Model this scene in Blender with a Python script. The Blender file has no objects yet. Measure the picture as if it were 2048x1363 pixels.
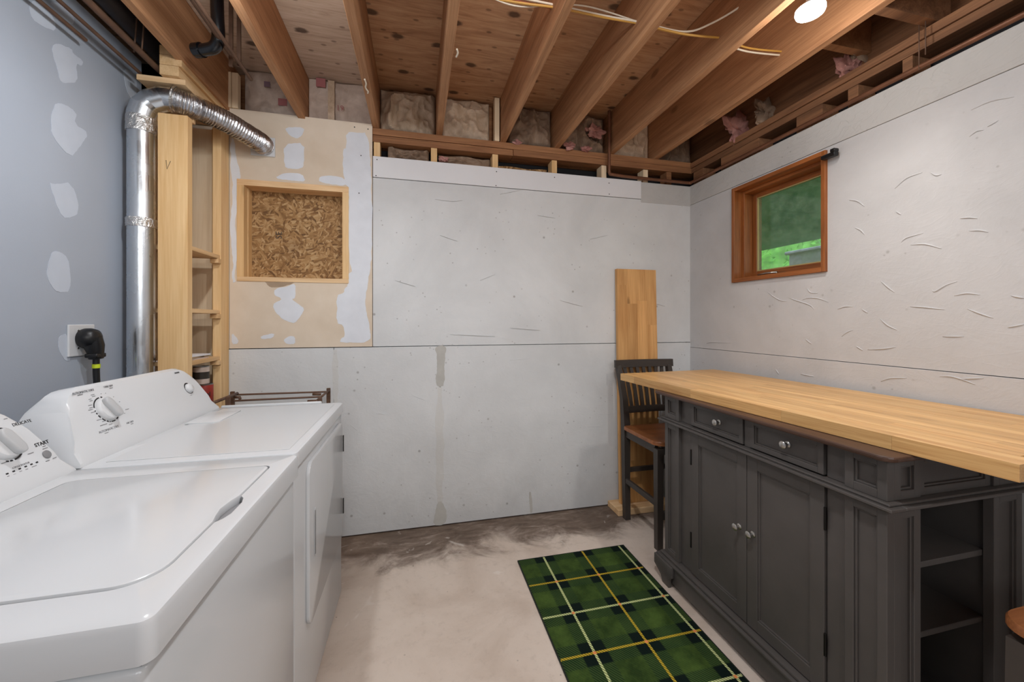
import bpy, bmesh, math, random
from mathutils import Vector, Matrix, noise
random.seed(7)
C = bpy.context.scene.collection
R = math.radians
# ------------------------------------------------------------------ camera
F, HOR, EYE = 780.0, 642.0, 1.30
TH = math.atan2(1024 - 835, 780)
ct, st = math.cos(TH), math.sin(TH)
cam = bpy.data.cameras.new('camera'); co = bpy.data.objects.new('camera', cam); C.objects.link(co)
co.location = (0, 0, EYE); co.rotation_euler = (R(90), 0, -TH)
cam.sensor_width = 36; cam.lens = F / 2048 * 36; cam.clip_start = 0.02
cam.shift_y = -(681.5 - HOR) / 2048
bpy.context.scene.camera = co
# ------------------------------------------------------------------ world, exposure
sc = bpy.context.scene
w = bpy.data.worlds.new('world'); sc.world = w; w.use_nodes = True
wn = w.node_tree.nodes; wl = w.node_tree.links
sky = wn.new('ShaderNodeTexSky'); sky.sky_type = 'NISHITA'; sky.sun_elevation = R(50); sky.sun_rotation = R(200); sky.sun_disc = False
wl.new(sky.outputs[0], wn['Background'].inputs[0]); wn['Background'].inputs[1].default_value = 0.7
sc.view_settings.view_transform = 'Standard'; sc.view_settings.look = 'None'
sc.view_settings.exposure = -0.14; sc.view_settings.gamma = 1; sc.view_settings.use_curve_mapping = False
# ceiling bulbs: one in view, one above the washer; the third is added fill
def bulb_or_fill_light(name, loc, power, col, size=0.09, spot=165):
    l = bpy.data.lights.new(name, 'SPOT'); l.energy = power; l.color = col; l.shadow_soft_size = size / 2
    l.spot_size = R(spot); l.spot_blend = 1.0
    o = bpy.data.objects.new(name, l); C.objects.link(o); o.location = loc; return o
WARM = (1.0, 0.96, 0.91); COOL = (0.92, 0.96, 1.0)
LAMP1 = (1.434, 1.16, 2.45); LAMP2 = (-0.62, 1.42, 2.46); FILL3 = (0.40, 0.66, 2.46)
bulb_or_fill_light('bulb_or_fill_light', (LAMP1[0], LAMP1[1], LAMP1[2] - .012), 38, WARM, .06, 128)
bulb_or_fill_light('bulb_or_fill_light', (LAMP2[0], LAMP2[1], LAMP2[2] - .012), 30, COOL, .06, 175)
bulb_or_fill_light('bulb_or_fill_light', (FILL3[0], FILL3[1], FILL3[2] - .012), 49, (.92, .96, 1), .16, 172)  # unseen fill added to lift the far wall, floor and cabinet fronts
def glow_light(loc, e, col):      # sideways spill of the bulbs and of the added fill
    l = bpy.data.lights.new('bulb_or_fill_spill', 'POINT'); l.energy = e; l.color = col; l.shadow_soft_size = .04
    o = bpy.data.objects.new('bulb_or_fill_spill', l); C.objects.link(o); o.location = loc
glow_light((LAMP1[0], LAMP1[1], LAMP1[2] - .05), 4, WARM); glow_light((LAMP2[0], LAMP2[1], LAMP2[2] - .05), 8, COOL); glow_light((FILL3[0], FILL3[1], FILL3[2] - .05), 18, (.94, .97, 1))
# added area fill behind the camera, no fixture there, lifts the whole room
for nm, loc, sx, sy, e, colr, rot in (('area_fill_light', (0.3, -1.6, 2.2), 2.2, 1.0, 34, (.95, .98, 1), (R(78), 0, 0)),):
    l = bpy.data.lights.new(nm, 'AREA'); l.shape = 'RECTANGLE'; l.size = sx; l.size_y = sy; l.energy = e; l.color = colr
    o = bpy.data.objects.new(nm, l); C.objects.link(o); o.location = loc; o.rotation_euler = rot

# ------------------------------------------------------------------ calibration helpers (picture -> real planes)
def ray(px, py):
    cx = (px - 1024) / F; return Vector((cx * ct + st, -cx * st + ct, -(py - HOR) / F))
def onY(px, py, y):
    r = ray(px, py); t = y / r.y; return Vector((r.x * t, y, EYE + r.z * t))
def onX(px, py, x):
    r = ray(px, py); t = x / r.x; return Vector((x, r.y * t, EYE + r.z * t))
def onZ(px, py, z):
    r = ray(px, py); t = (z - EYE) / r.z; return Vector((r.x * t, r.y * t, z))

# ------------------------------------------------------------------ node helpers
def srgb(r, g, b):
    f = lambda c: (c / 255 / 12.92) if c / 255 <= 0.04045 else ((c / 255 + 0.055) / 1.055) ** 2.4
    return (f(r), f(g), f(b), 1)
class G:
    def __init__(s, name):
        s.m = bpy.data.materials.new(name); s.m.use_nodes = True
        s.n = s.m.node_tree.nodes; s.l = s.m.node_tree.links; s.b = s.n['Principled BSDF']
        s.tc = s.n.new('ShaderNodeTexCoord'); s.oi = s.n.new('ShaderNodeObjectInfo')
    def put(s, sock, v):
        if isinstance(v, bpy.types.NodeSocket): s.l.new(v, sock)
        elif v is not None:
            sock.default_value = v
    def math(s, op, a, b=None, c=None, clamp=False):
        n = s.n.new('ShaderNodeMath'); n.operation = op; n.use_clamp = clamp
        s.put(n.inputs[0], a); s.put(n.inputs[1], b); s.put(n.inputs[2], c); return n.outputs[0]
    def vec(s, scale=(1, 1, 1), rand=0.0, src='Object', loc=(0, 0, 0)):
        mp = s.n.new('ShaderNodeMapping'); mp.inputs['Scale'].default_value = scale; mp.inputs['Location'].default_value = loc
        v = s.tc.outputs[src]
        if rand:
            k = s.math('MULTIPLY', s.oi.outputs['Random'], rand)
            cb = s.n.new('ShaderNodeCombineXYZ')
            for i in range(3): s.put(cb.inputs[i], k)
            va = s.n.new('ShaderNodeVectorMath'); va.operation = 'ADD'
            s.l.new(v, va.inputs[0]); s.l.new(cb.outputs[0], va.inputs[1]); v = va.outputs[0]
        s.l.new(v, mp.inputs[0]); return mp.outputs[0]
    def noise(s, v, scale=5, detail=4, rough=0.55, dist=0.0, out=0):
        n = s.n.new('ShaderNodeTexNoise'); s.l.new(v, n.inputs['Vector'])
        n.inputs['Scale'].default_value = scale; n.inputs['Detail'].default_value = detail
        n.inputs['Roughness'].default_value = rough; n.inputs['Distortion'].default_value = dist; return n.outputs[out]
    def vor(s, v, scale, feature='F1', out='Color', rnd=1.0, dim='3D'):
        n = s.n.new('ShaderNodeTexVoronoi'); n.feature = feature; n.voronoi_dimensions = dim; s.l.new(v, n.inputs['Vector'])
        n.inputs['Scale'].default_value = scale; n.inputs['Randomness'].default_value = rnd; return n.outputs[out]
    def ramp(s, f, stops, interp='LINEAR'):
        n = s.n.new('ShaderNodeValToRGB'); s.put(n.inputs[0], f); e = n.color_ramp.elements; n.color_ramp.interpolation = interp
        while len(e) < len(stops): e.new(0.5)
        for i, (p, c) in enumerate(stops):
            e[i].position = p; e[i].color = c if len(c) == 4 else (*c, 1)
        return n.outputs[0]
    def step(s, f, lo, hi):
        n = s.n.new('ShaderNodeMapRange'); n.interpolation_type = 'SMOOTHSTEP'; s.put(n.inputs[0], f)
        n.inputs[1].default_value = lo; n.inputs[2].default_value = hi; return n.outputs[0]
    def mix(s, f, a, b, mode='MIX'):
        n = s.n.new('ShaderNodeMix'); n.data_type = 'RGBA'; n.blend_type = mode
        s.put(n.inputs[0], f); s.put(n.inputs[6], a); s.put(n.inputs[7], b); return n.outputs[2]
    def bump(s, h, strength=0.2, dist=0.01):
        n = s.n.new('ShaderNodeBump'); n.inputs['Strength'].default_value = strength; n.inputs['Distance'].default_value = dist
        s.put(n.inputs['Height'], h); s.l.new(n.outputs[0], s.b.inputs['Normal']); return n
    def xyz(s, v):
        n = s.n.new('ShaderNodeSeparateXYZ'); s.l.new(v, n.inputs[0]); return n.outputs
    def out(s, col=None, rough=None, metal=None, spec=None, coat=None):
        s.put(s.b.inputs['Base Color'], col); s.put(s.b.inputs['Roughness'], rough); s.put(s.b.inputs['Metallic'], metal)
        if spec is not None: s.b.inputs['Specular IOR Level'].default_value = spec
        if coat is not None: s.b.inputs['Coat Weight'].default_value = coat
        return s.m

def flat(name, col, rough=0.5, metal=0.0, spec=0.5, nz=0.0, nscale=40, bmp=0.0):
    g = G(name); c = col
    if nz or bmp:
        n = g.noise(g.vec(rand=5), nscale, 4)
        if nz:
            d = tuple(x * (1 - nz) for x in col[:3]) + (1,); e = tuple(min(1, x * (1 + nz)) for x in col[:3]) + (1,)
            c = g.ramp(n, [(0.3, d), (0.7, e)])
        if bmp: g.bump(n, bmp, 0.004)
    return g.out(c, rough, metal, spec)

def wood(name, dark, light, axis=1, scale=1.0, rough=0.6, knots=0.0, vary=0.12, fine=0.35, bmp=0.15, stain=None):
    """grain runs along local axis 0/1/2"""
    g = G(name)
    sc_ = [14 * scale] * 3; sc_[axis] = 0.9 * scale
    v = g.vec(tuple(sc_), rand=37)
    n1 = g.noise(v, 1.6, 5, 0.6, 0.8)
    sf = [90 * scale] * 3; sf[axis] = 2.5 * scale
    n2 = g.noise(g.vec(tuple(sf), rand=37), 2.0, 3, 0.6)
    f = g.math('ADD', g.math('MULTIPLY', n1, 1 - fine), g.math('MULTIPLY', n2, fine))
    col = g.ramp(f, [(0.32, dark), (0.62, light)])
    # per piece variation
    hv = g.n.new('ShaderNodeHueSaturation'); g.l.new(col, hv.inputs['Color'])
    g.put(hv.inputs['Value'], g.math('ADD', g.math('MULTIPLY', g.oi.outputs['Random'], 2 * vary), 1 - vary)); col = hv.outputs[0]
    if knots:
        sk = [4.5] * 3; sk[axis] = 2.2
        d = g.vor(g.vec(tuple(sk), rand=11), 1.0, 'F1', 'Distance')
        k = g.math('SUBTRACT', 1.0, g.step(d, 0.05, 0.12))
        kd = tuple(x * 0.28 for x in dark[:3]) + (1,)
        col = g.mix(g.math('MULTIPLY', k, knots), col, kd)
    if stain:
        big = g.noise(g.vec(rand=9), 1.7, 5, 0.65)
        col = g.mix(g.math('MULTIPLY', g.step(big, 0.45, 0.75), stain[1]), col, stain[0])
    g.bump(f, bmp, 0.003)
    return g.out(col, rough, spec=0.35)

# ------------------------------------------------------------------ geometry helpers
class MB:
    def __init__(s): s.bm = bmesh.new()
    def _merge(s, b, M=None):
        if M is not None: bmesh.ops.transform(b, matrix=M, verts=b.verts)
        me = bpy.data.meshes.new('t'); b.to_mesh(me); b.free(); s.bm.from_mesh(me); bpy.data.meshes.remove(me); return s
    def box(s, x0, y0, z0, x1, y1, z1, bev=0.0, seg=1, M=None, off=None):
        b = bmesh.new(); bmesh.ops.create_cube(b, size=1)
        sx, sy, sz = abs(x1 - x0), abs(y1 - y0), abs(z1 - z0)
        bmesh.ops.transform(b, matrix=Matrix.Translation(((x0 + x1) / 2, (y0 + y1) / 2, (z0 + z1) / 2)) @ Matrix.Diagonal((sx, sy, sz, 1)), verts=b.verts)
        if bev: bmesh.ops.bevel(b, geom=list(b.edges), offset=min(bev, .45 * min(sx, sy, sz)), segments=seg, profile=0.5, affect='EDGES')
        return s._merge(b, M)
    def prism(s, pts, a, b2, axis='z', bev=0.0, seg=1, M=None):
        """polygon pts (u,v) extruded a..b along axis; axis x:(y,z) y:(x,z) z:(x,y)"""
        def P(u, v, t): return {'x': (t, u, v), 'y': (u, t, v), 'z': (u, v, t)}[axis]
        b = bmesh.new()
        lo = [b.verts.new(P(u, v, a)) for u, v in pts]; hi = [b.verts.new(P(u, v, b2)) for u, v in pts]
        n = len(pts); b.faces.new(lo[::-1]); b.faces.new(hi)
        for i in range(n): b.faces.new((lo[i], lo[(i + 1) % n], hi[(i + 1) % n], hi[i]))
        bmesh.ops.recalc_face_normals(b, faces=b.faces)
        if bev: bmesh.ops.bevel(b, geom=[e for e in b.edges if e.calc_face_angle(0) > 0.5], offset=bev, segments=seg, profile=0.5, affect='EDGES')
        return s._merge(b, M)
    def tube(s, pts, r, seg=12, cap=True, flat=None, M=None):
        b = bmesh.new(); pts = [Vector(p) for p in pts]; rings = []; n = len(pts)
        rr = r if hasattr(r, '__len__') else [r] * n
        up = None
        for i, p in enumerate(pts):
            t = (pts[min(i + 1, n - 1)] - pts[max(i - 1, 0)])
            if t.length < 1e-9: t = Vector((0, 0, 1))
            t.normalize()
            if up is None:
                up = Vector((0, 0, 1)) if abs(t.z) < 0.9 else Vector((1, 0, 0))
            a = t.cross(up)
            if a.length < 1e-6: a = t.cross(Vector((0, 1, 0)))
            a.normalize(); c = a.cross(t).normalized(); up = c
            rings.append([b.verts.new(p + (a * math.cos(k / seg * 2 * math.pi) + c * math.sin(k / seg * 2 * math.pi)) * rr[i]) for k in range(seg)])
        for i in range(n - 1):
            for k in range(seg):
                b.faces.new((rings[i][k], rings[i][(k + 1) % seg], rings[i + 1][(k + 1) % seg], rings[i + 1][k]))
        if cap: b.faces.new(rings[0][::-1]); b.faces.new(rings[-1])
        bmesh.ops.recalc_face_normals(b, faces=b.faces)
        for f in b.faces: f.smooth = len(f.verts) == 4
        return s._merge(b, M)
    def lathe(s, prof, seg=24, M=None):
        b = bmesh.new(); rings = []
        for r_, z in prof:
            if r_ < 1e-6: rings.append([b.verts.new((0, 0, z))])
            else: rings.append([b.verts.new((r_ * math.cos(k / seg * 2 * math.pi), r_ * math.sin(k / seg * 2 * math.pi), z)) for k in range(seg)])
        for A, B in zip(rings, rings[1:]):
            for k in range(seg):
                q = [A[k % len(A)], A[(k + 1) % len(A)], B[(k + 1) % len(B)], B[k % len(B)]]
                u = []
                for x in q:
                    if x not in u: u.append(x)
                if len(u) > 2: b.faces.new(u)
        if len(rings[0]) > 1: b.faces.new(rings[0][::-1])
        if len(rings[-1]) > 1: b.faces.new(rings[-1])
        bmesh.ops.recalc_face_normals(b, faces=b.faces)
        return s._merge(b, M)
    def loft(s, loops, cap=True, M=None):
        b = bmesh.new(); rs = [[b.verts.new(p) for p in L] for L in loops]; n = len(loops[0])
        for A, B in zip(rs, rs[1:]):
            for k in range(n): b.faces.new((A[k], A[(k + 1) % n], B[(k + 1) % n], B[k]))
        if cap: b.faces.new(rs[0][::-1]); b.faces.new(rs[-1])
        bmesh.ops.recalc_face_normals(b, faces=b.faces)
        return s._merge(b, M)
def obj(name, mb, m, parent=None, label=None, smooth=None, kind=None, origin=None):
    bm = mb.bm; me = bpy.data.meshes.new(name)
    if smooth is not None:
        for f in bm.faces: f.smooth = True
        for e in bm.edges:
            if e.is_manifold and e.calc_face_angle(0) > R(smooth): e.smooth = False
    if parent is None and origin != 'world':
        xs = [v.co for v in bm.verts]
        c = Vector(((min(v.x for v in xs) + max(v.x for v in xs)) / 2, (min(v.y for v in xs) + max(v.y for v in xs)) / 2, min(v.z for v in xs)))
        bmesh.ops.translate(bm, vec=-c, verts=bm.verts)
    else: c = Vector((0, 0, 0))
    bm.to_mesh(me); bm.free(); me.materials.append(m)
    o = bpy.data.objects.new(name, me); C.objects.link(o); o.location = c
    if parent is not None: o.parent = parent
    if label: o['label'] = label
    if kind: o['kind'] = kind
    return o
def tag(o, label, cat, group=None):
    o['label'] = label; o['category'] = cat
    if group: o['group'] = group
    return o
def thing(name, label, cat, loc=(0, 0, 0), rz=0, group=None):
    o = bpy.data.objects.new(name, None); C.objects.link(o); o.location = loc; o.rotation_euler = (0, 0, rz); o.empty_display_size = .05
    return tag(o, label, cat, group)
def struct(name):
    o = bpy.data.objects.new(name, None); C.objects.link(o); o['kind'] = 'structure'; o.empty_display_size = .05; return o
def piece(src, name, parent, loc=(0, 0, 0), rot=(0, 0, 0), scale=(1, 1, 1)):
    o = bpy.data.objects.new(name, src.data); C.objects.link(o); o.parent = parent; o.location = loc; o.rotation_euler = rot; o.scale = scale; return o
def copy_tree(o, parent=None):
    c = o.copy(); C.objects.link(c); c.parent = parent
    for ch in [x for x in bpy.data.objects if x.parent == o]: copy_tree(ch, c)
    return c
def text_part(body, size, M, m, parent, name='lettering', depth=0.0004, bold=0.0):
    cu = bpy.data.curves.new('t', 'FONT'); cu.body = body; cu.size = size; cu.align_x = 'CENTER'; cu.align_y = 'CENTER'
    cu.extrude = depth; cu.offset = bold; cu.resolution_u = 3
    t = bpy.data.objects.new('t', cu); C.objects.link(t); bpy.context.view_layer.update()
    me = bpy.data.meshes.new_from_object(t.evaluated_get(bpy.context.evaluated_depsgraph_get()))
    bpy.data.objects.remove(t); bpy.data.curves.remove(cu)
    me.transform(M); me.materials.clear(); me.materials.append(m); me.name = name
    o = bpy.data.objects.new(name, me); C.objects.link(o); o.parent = parent; return o
def chaikin(p, it=2):
    for _ in range(it):
        q = []
        for i in range(len(p)):
            a, b = p[i], p[(i + 1) % len(p)]
            q += [(a[0] * .78 + b[0] * .22, a[1] * .78 + b[1] * .22), (a[0] * .22 + b[0] * .78, a[1] * .22 + b[1] * .78)]
        p = q
    return p
def ragged(p, seed=1, it=3, amp=.06):
    rnd = random.Random(seed)
    p = chaikin(p, 1)
    for k in range(it):
        q = []
        for i in range(len(p)):
            a, b = p[i], p[(i + 1) % len(p)]; dx, dy = b[0] - a[0], b[1] - a[1]; t = rnd.uniform(-amp, amp)
            q += [a, ((a[0] + b[0]) / 2 - dy * t, (a[1] + b[1]) / 2 + dx * t)]
        p = q
    return p
def smooth_path(pts, n=8):
    pts = [Vector(p) for p in pts]; P = [pts[0]] + pts + [pts[-1]]; out = []
    for i in range(1, len(P) - 2):
        a, b, c, d = P[i - 1], P[i], P[i + 1], P[i + 2]
        for k in range(n):
            t = k / n
            out.append(0.5 * ((2 * b) + (c - a) * t + (2 * a - 5 * b + 4 * c - d) * t * t + (3 * b - a - 3 * c + d) * t ** 3))
    out.append(pts[-1]); return out

# ------------------------------------------------------------------ materials
def m_floor():
    g = G('concrete_floor'); v = g.vec()
    a = g.noise(v, 2.2, 8, 0.62, 0.6); b = g.noise(v, 26, 5, 0.7); c = g.noise(v, 0.9, 4, 0.6, 1.2)
    col = g.ramp(a, [(0.25, srgb(182, 164, 149)), (0.5, srgb(206, 191, 178)), (0.8, srgb(217, 204, 192))])
    col = g.mix(g.math('MULTIPLY', g.step(b, .5, .8), .22), col, srgb(120, 104, 92))
    # damp darkened concrete along the foot of the far wall
    X = g.xyz(v); edge = g.math('ADD', X[1], g.math('MULTIPLY', g.math('SUBTRACT', g.noise(v, 3.2, 6, .65, 1.0), .5), .75))
    damp = g.step(edge, 2.10, 2.34)
    dcol = g.ramp(g.noise(g.vec((1, 3, 1)), 6, 7, .7, .8), [(.32, srgb(78, 62, 50)), (.55, srgb(112, 96, 84)), (.8, srgb(168, 154, 142))])
    col = g.mix(g.math('MULTIPLY', damp, .95), col, dcol)
    e2 = g.math('ADD', g.math('MULTIPLY', X[0], -1), g.math('MULTIPLY', g.math('SUBTRACT', c, .5), .5))
    col = g.mix(g.math('MULTIPLY', g.step(e2, .12, .42), .35), col, srgb(130, 106, 88))
    sp = g.vor(v, 18, 'F1', 'Distance'); msk = g.step(g.noise(v, 3, 2), .55, .6)
    col = g.mix(g.math('MULTIPLY', g.math('SUBTRACT', 1, g.step(sp, .03, .09)), g.math('MULTIPLY', msk, .8)), col, srgb(90, 78, 70))
    col = g.mix(g.math('MULTIPLY', g.step(g.noise(v, 5, 3, .5, 2), .66, .74), .5), col, srgb(222, 214, 205))
    g.bump(g.math('ADD', g.math('MULTIPLY', a, 1.2), g.math('MULTIPLY', b, .3)), .25, .01)
    return g.out(col, g.ramp(a, [(.3, (.55,) * 3), (.7, (.8,) * 3)]), spec=.3)
def m_plaster(name, base, dark_tone, specks=.5, bump=.3, swirl=.5):
    g = G(name); v = g.vec()
    a = g.noise(v, 1.6, 6, .6, .4); b = g.noise(v, 45, 4, .6); c = g.noise(v, 6, 5, .6, 2.5)
    lo = tuple(x * .85 for x in base[:3]); hi = tuple(min(1, x * 1.06) for x in base[:3])
    col = g.ramp(a, [(.3, lo), (.7, hi)])
    d = g.vor(g.vec((1, 1, 1), loc=(3, 1, 2)), 9, 'F1', 'Distance')
    m = g.math('MULTIPLY', g.math('SUBTRACT', 1, g.step(d, .03, .10)), g.step(g.noise(v, 4, 2), .46, .52))
    col = g.mix(g.math('MULTIPLY', m, specks), col, dark_tone)
    d3 = g.vor(g.vec((1, 1, 1), loc=(7, 3, 5)), 21, 'F1', 'Distance')
    m3 = g.math('MULTIPLY', g.math('SUBTRACT', 1, g.step(d3, .05, .13)), g.step(g.noise(v, 2.4, 3), .46, .56))
    col = g.mix(g.math('MULTIPLY', m3, specks * .8), col, dark_tone)
    z = g.xyz(v)[2]
    low = g.math('SUBTRACT', 1, g.step(g.math('ADD', z, g.math('MULTIPLY', c, .35)), .15, .55))  # darker towards the bottom
    col = g.mix(g.math('MULTIPLY', low, .14), col, dark_tone)
    # smooth trowel strokes
    wv = g.noise(g.vec((1, 1, 2.2)), 3.0, 2, .5, 3.5)
    ridge = g.math('SUBTRACT', 1, g.math('MULTIPLY', g.math('ABSOLUTE', g.math('SUBTRACT', wv, .5)), 26), clamp=True)
    h = g.math('ADD', g.math('MULTIPLY', b, .25), g.math('ADD', g.math('MULTIPLY', c, .6), g.math('MULTIPLY', ridge, swirl * .35)))
    g.bump(h, bump, .008)
    return g.out(col, .82, spec=.25)
def m_drywall_blue():
    g = G('painted_drywall'); v = g.vec()
    a = g.noise(v, 1.2, 4); b = g.noise(v, 160, 3)
    col = g.ramp(a, [(.3, srgb(164, 172, 184)), (.7, srgb(175, 183, 195))])
    g.bump(b, .12, .002); return g.out(col, .6, spec=.3)
def m_kraft_board():
    g = G('bare_drywall'); v = g.vec()
    col = g.ramp(g.noise(v, 3, 6, .6), [(.3, srgb(212, 194, 172)), (.7, srgb(228, 213, 194))])
    g.bump(g.noise(v, 60, 3), .08, .003); return g.out(col, .8, spec=.2)
def m_plywood(nm, tone):
    g = G(nm); v = g.vec((1, 1, 1), rand=13)
    s1 = g.noise(g.vec((1.3, 9, 1), rand=13), 2.2, 6, .65, 1.4)
    s2 = g.noise(g.vec((3, 60, 1), rand=13), 2, 3, .6)
    f = g.math('ADD', g.math('MULTIPLY', s1, .7), g.math('MULTIPLY', s2, .3))
    col = g.ramp(f, [(.3, tone[0]), (.5, tone[1]), (.72, tone[2])])
    wv_ = g.vec((1, 1, 1), rand=4)
    d = g.vor(g.vec((2.6, 4.4, 1), rand=4), 1.0, 'F1', 'Distance', dim='2D'); d = g.math('ADD', d, g.math('MULTIPLY', g.math('SUBTRACT', g.noise(wv_, 30, 3), .5), .05))
    col = g.mix(g.math('MULTIPLY', g.math('SUBTRACT', 1, g.step(d, .05, .11)), .8), col, srgb(52, 32, 24))
    d2 = g.vor(g.vec((5, 9, 1), rand=8), 1.0, 'F1', 'Distance', dim='2D')
    col = g.mix(g.math('MULTIPLY', g.math('SUBTRACT', 1, g.step(d2, .04, .09)), .5), col, srgb(70, 44, 32))
    g.bump(f, .15, .003); return g.out(col, .75, spec=.25)
def m_osb():
    g = G('strand_board'); v = g.vec(rand=0)
    n = g.noise(v, 9, 3, .5, 0, out=1)
    va = g.n.new('ShaderNodeVectorMath'); va.operation = 'MULTIPLY_ADD'; g.l.new(n, va.inputs[0]); va.inputs[1].default_value = (.035, .035, .035); g.l.new(v, va.inputs[2])
    def flakes(rot, sc_, ch):
        m1 = g.n.new('ShaderNodeMapping'); m1.inputs['Rotation'].default_value = (0, R(rot), 0); g.l.new(va.outputs[0], m1.inputs[0])
        mp = g.n.new('ShaderNodeMapping'); mp.inputs['Scale'].default_value = (1, 1, 3.4); g.l.new(m1.outputs[0], mp.inputs[0])
        return g.xyz(g.vor(mp.outputs[0], sc_, 'F1', 'Color'))[ch]
    a, b, c = flakes(12, 30, 0), flakes(68, 34, 1), flakes(128, 27, 0)
    sel = g.xyz(g.vor(va.outputs[0], 40, 'F1', 'Color'))[2]
    s1, s2 = g.step(sel, .36, .40), g.step(sel, .66, .70)
    def lerp(t, p, q): return g.math('ADD', p, g.math('MULTIPLY', t, g.math('SUBTRACT', q, p)))
    f = lerp(s2, lerp(s1, a, b), c)
    f2 = g.math('ADD', g.math('MULTIPLY', f, .7), g.math('MULTIPLY', g.noise(v, 60, 4, .7), .3))
    col = g.ramp(f2, [(.1, srgb(104, 74, 46)), (.38, srgb(150, 112, 70)), (.62, srgb(174, 136, 90)), (.9, srgb(200, 168, 124))])
    big = g.noise(v, 5, 4); col = g.mix(g.math('MULTIPLY', g.step(big, .5, .72), .45), col, srgb(104, 74, 46))
    g.bump(f2, .4, .004); return g.out(col, .7, spec=.3)
def m_kraft(name, lo, hi):
    g = G(name); v = g.vec(rand=6)
    col = g.ramp(g.noise(v, 9, 6, .65, .6), [(.3, lo), (.7, hi)])
    g.bump(g.noise(v, 22, 5, .6, 1.5), .5, .008); return g.out(col, .75, spec=.3)
def m_rug():
    g = G('plaid_rug'); v = g.vec(); X = g.xyz(v); x, y = X[0], X[1]
    S, T = .2265, .214
    cx = g.math('PINGPONG', g.math('SUBTRACT', x, -.171), S)          # cream warp lines
    yx = g.math('PINGPONG', g.math('SUBTRACT', x, -.171 + S), S)      # yellow warp line
    yy = g.math('PINGPONG', g.math('SUBTRACT', y, .299), T)
    cy = g.math('PINGPONG', g.math('SUBTRACT', y, .085), T)
    nx = g.math('MINIMUM', cx, yx); ny = g.math('MINIMUM', cy, yy)
    # dark bars beside the lines
    bx = g.math('MULTIPLY', g.step(nx, .058, .05), 1); by = g.math('MULTIPLY', g.step(ny, .058, .05), 1)
    twill = g.math('SINE', g.math('MULTIPLY', g.math('ADD', g.math('MULTIPLY', x, 1.3), y), 430))
    tw = g.step(twill, -.2, .5)
    nz = g.noise(v, 90, 3, .6); nb = g.noise(v, 9, 4, .6)
    base = g.ramp(nb, [(.35, srgb(44, 62, 28)), (.65, srgb(76, 98, 44))])
    base = g.mix(g.math('MULTIPLY', nz, .5), base, srgb(24, 42, 18))
    bar = g.mix(tw, srgb(16, 32, 24), srgb(62, 84, 44))
    one = g.math('ABSOLUTE', g.math('SUBTRACT', bx, by)); both = g.math('MULTIPLY', bx, by)
    col = g.mix(g.math('MULTIPLY', one, .7), base, bar)
    col = g.mix(both, col, srgb(14, 26, 22))
    dash = g.step(twill, -.6, -.1)
    def line(d, c):
        nonlocal col
        col = g.mix(g.math('MULTIPLY', g.step(d, .0062, .0045), g.math('ADD', g.math('MULTIPLY', dash, .75), .2)), col, c)
    line(cx, srgb(205, 214, 150)); line(cy, srgb(205, 214, 150)); line(yx, srgb(196, 168, 52)); line(yy, srgb(196, 168, 52))
    cr = g.math('MULTIPLY', g.step(nx, .0075, .0055), g.step(ny, .0075, .0055))
    col = g.mix(cr, col, srgb(222, 140, 84))
    g.bump(g.math('ADD', nz, g.math('MULTIPLY', tw, .4)), .5, .003)
    return g.out(col, .95, spec=.1)
def m_charcoal():
    g = G('charcoal_paint'); v = g.vec()
    col = g.ramp(g.noise(v, 3, 5, .6), [(.3, srgb(74, 70, 67)), (.7, srgb(88, 83, 80))])
    g.bump(g.noise(g.vec((1, 1, .15)), 90, 4), .12, .002); return g.out(col, .42, spec=.45)
def m_foil(name, col, rough, bscale, bstr):
    g = G(name); v = g.vec(); n = g.noise(v, bscale, 4, .6, .5); g.bump(n, bstr, .01)
    return g.out(col, g.ramp(g.noise(v, 8, 3), [(.3, (rough * .7,) * 3), (.7, (rough * 1.3,) * 3)]), 1.0)
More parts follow.
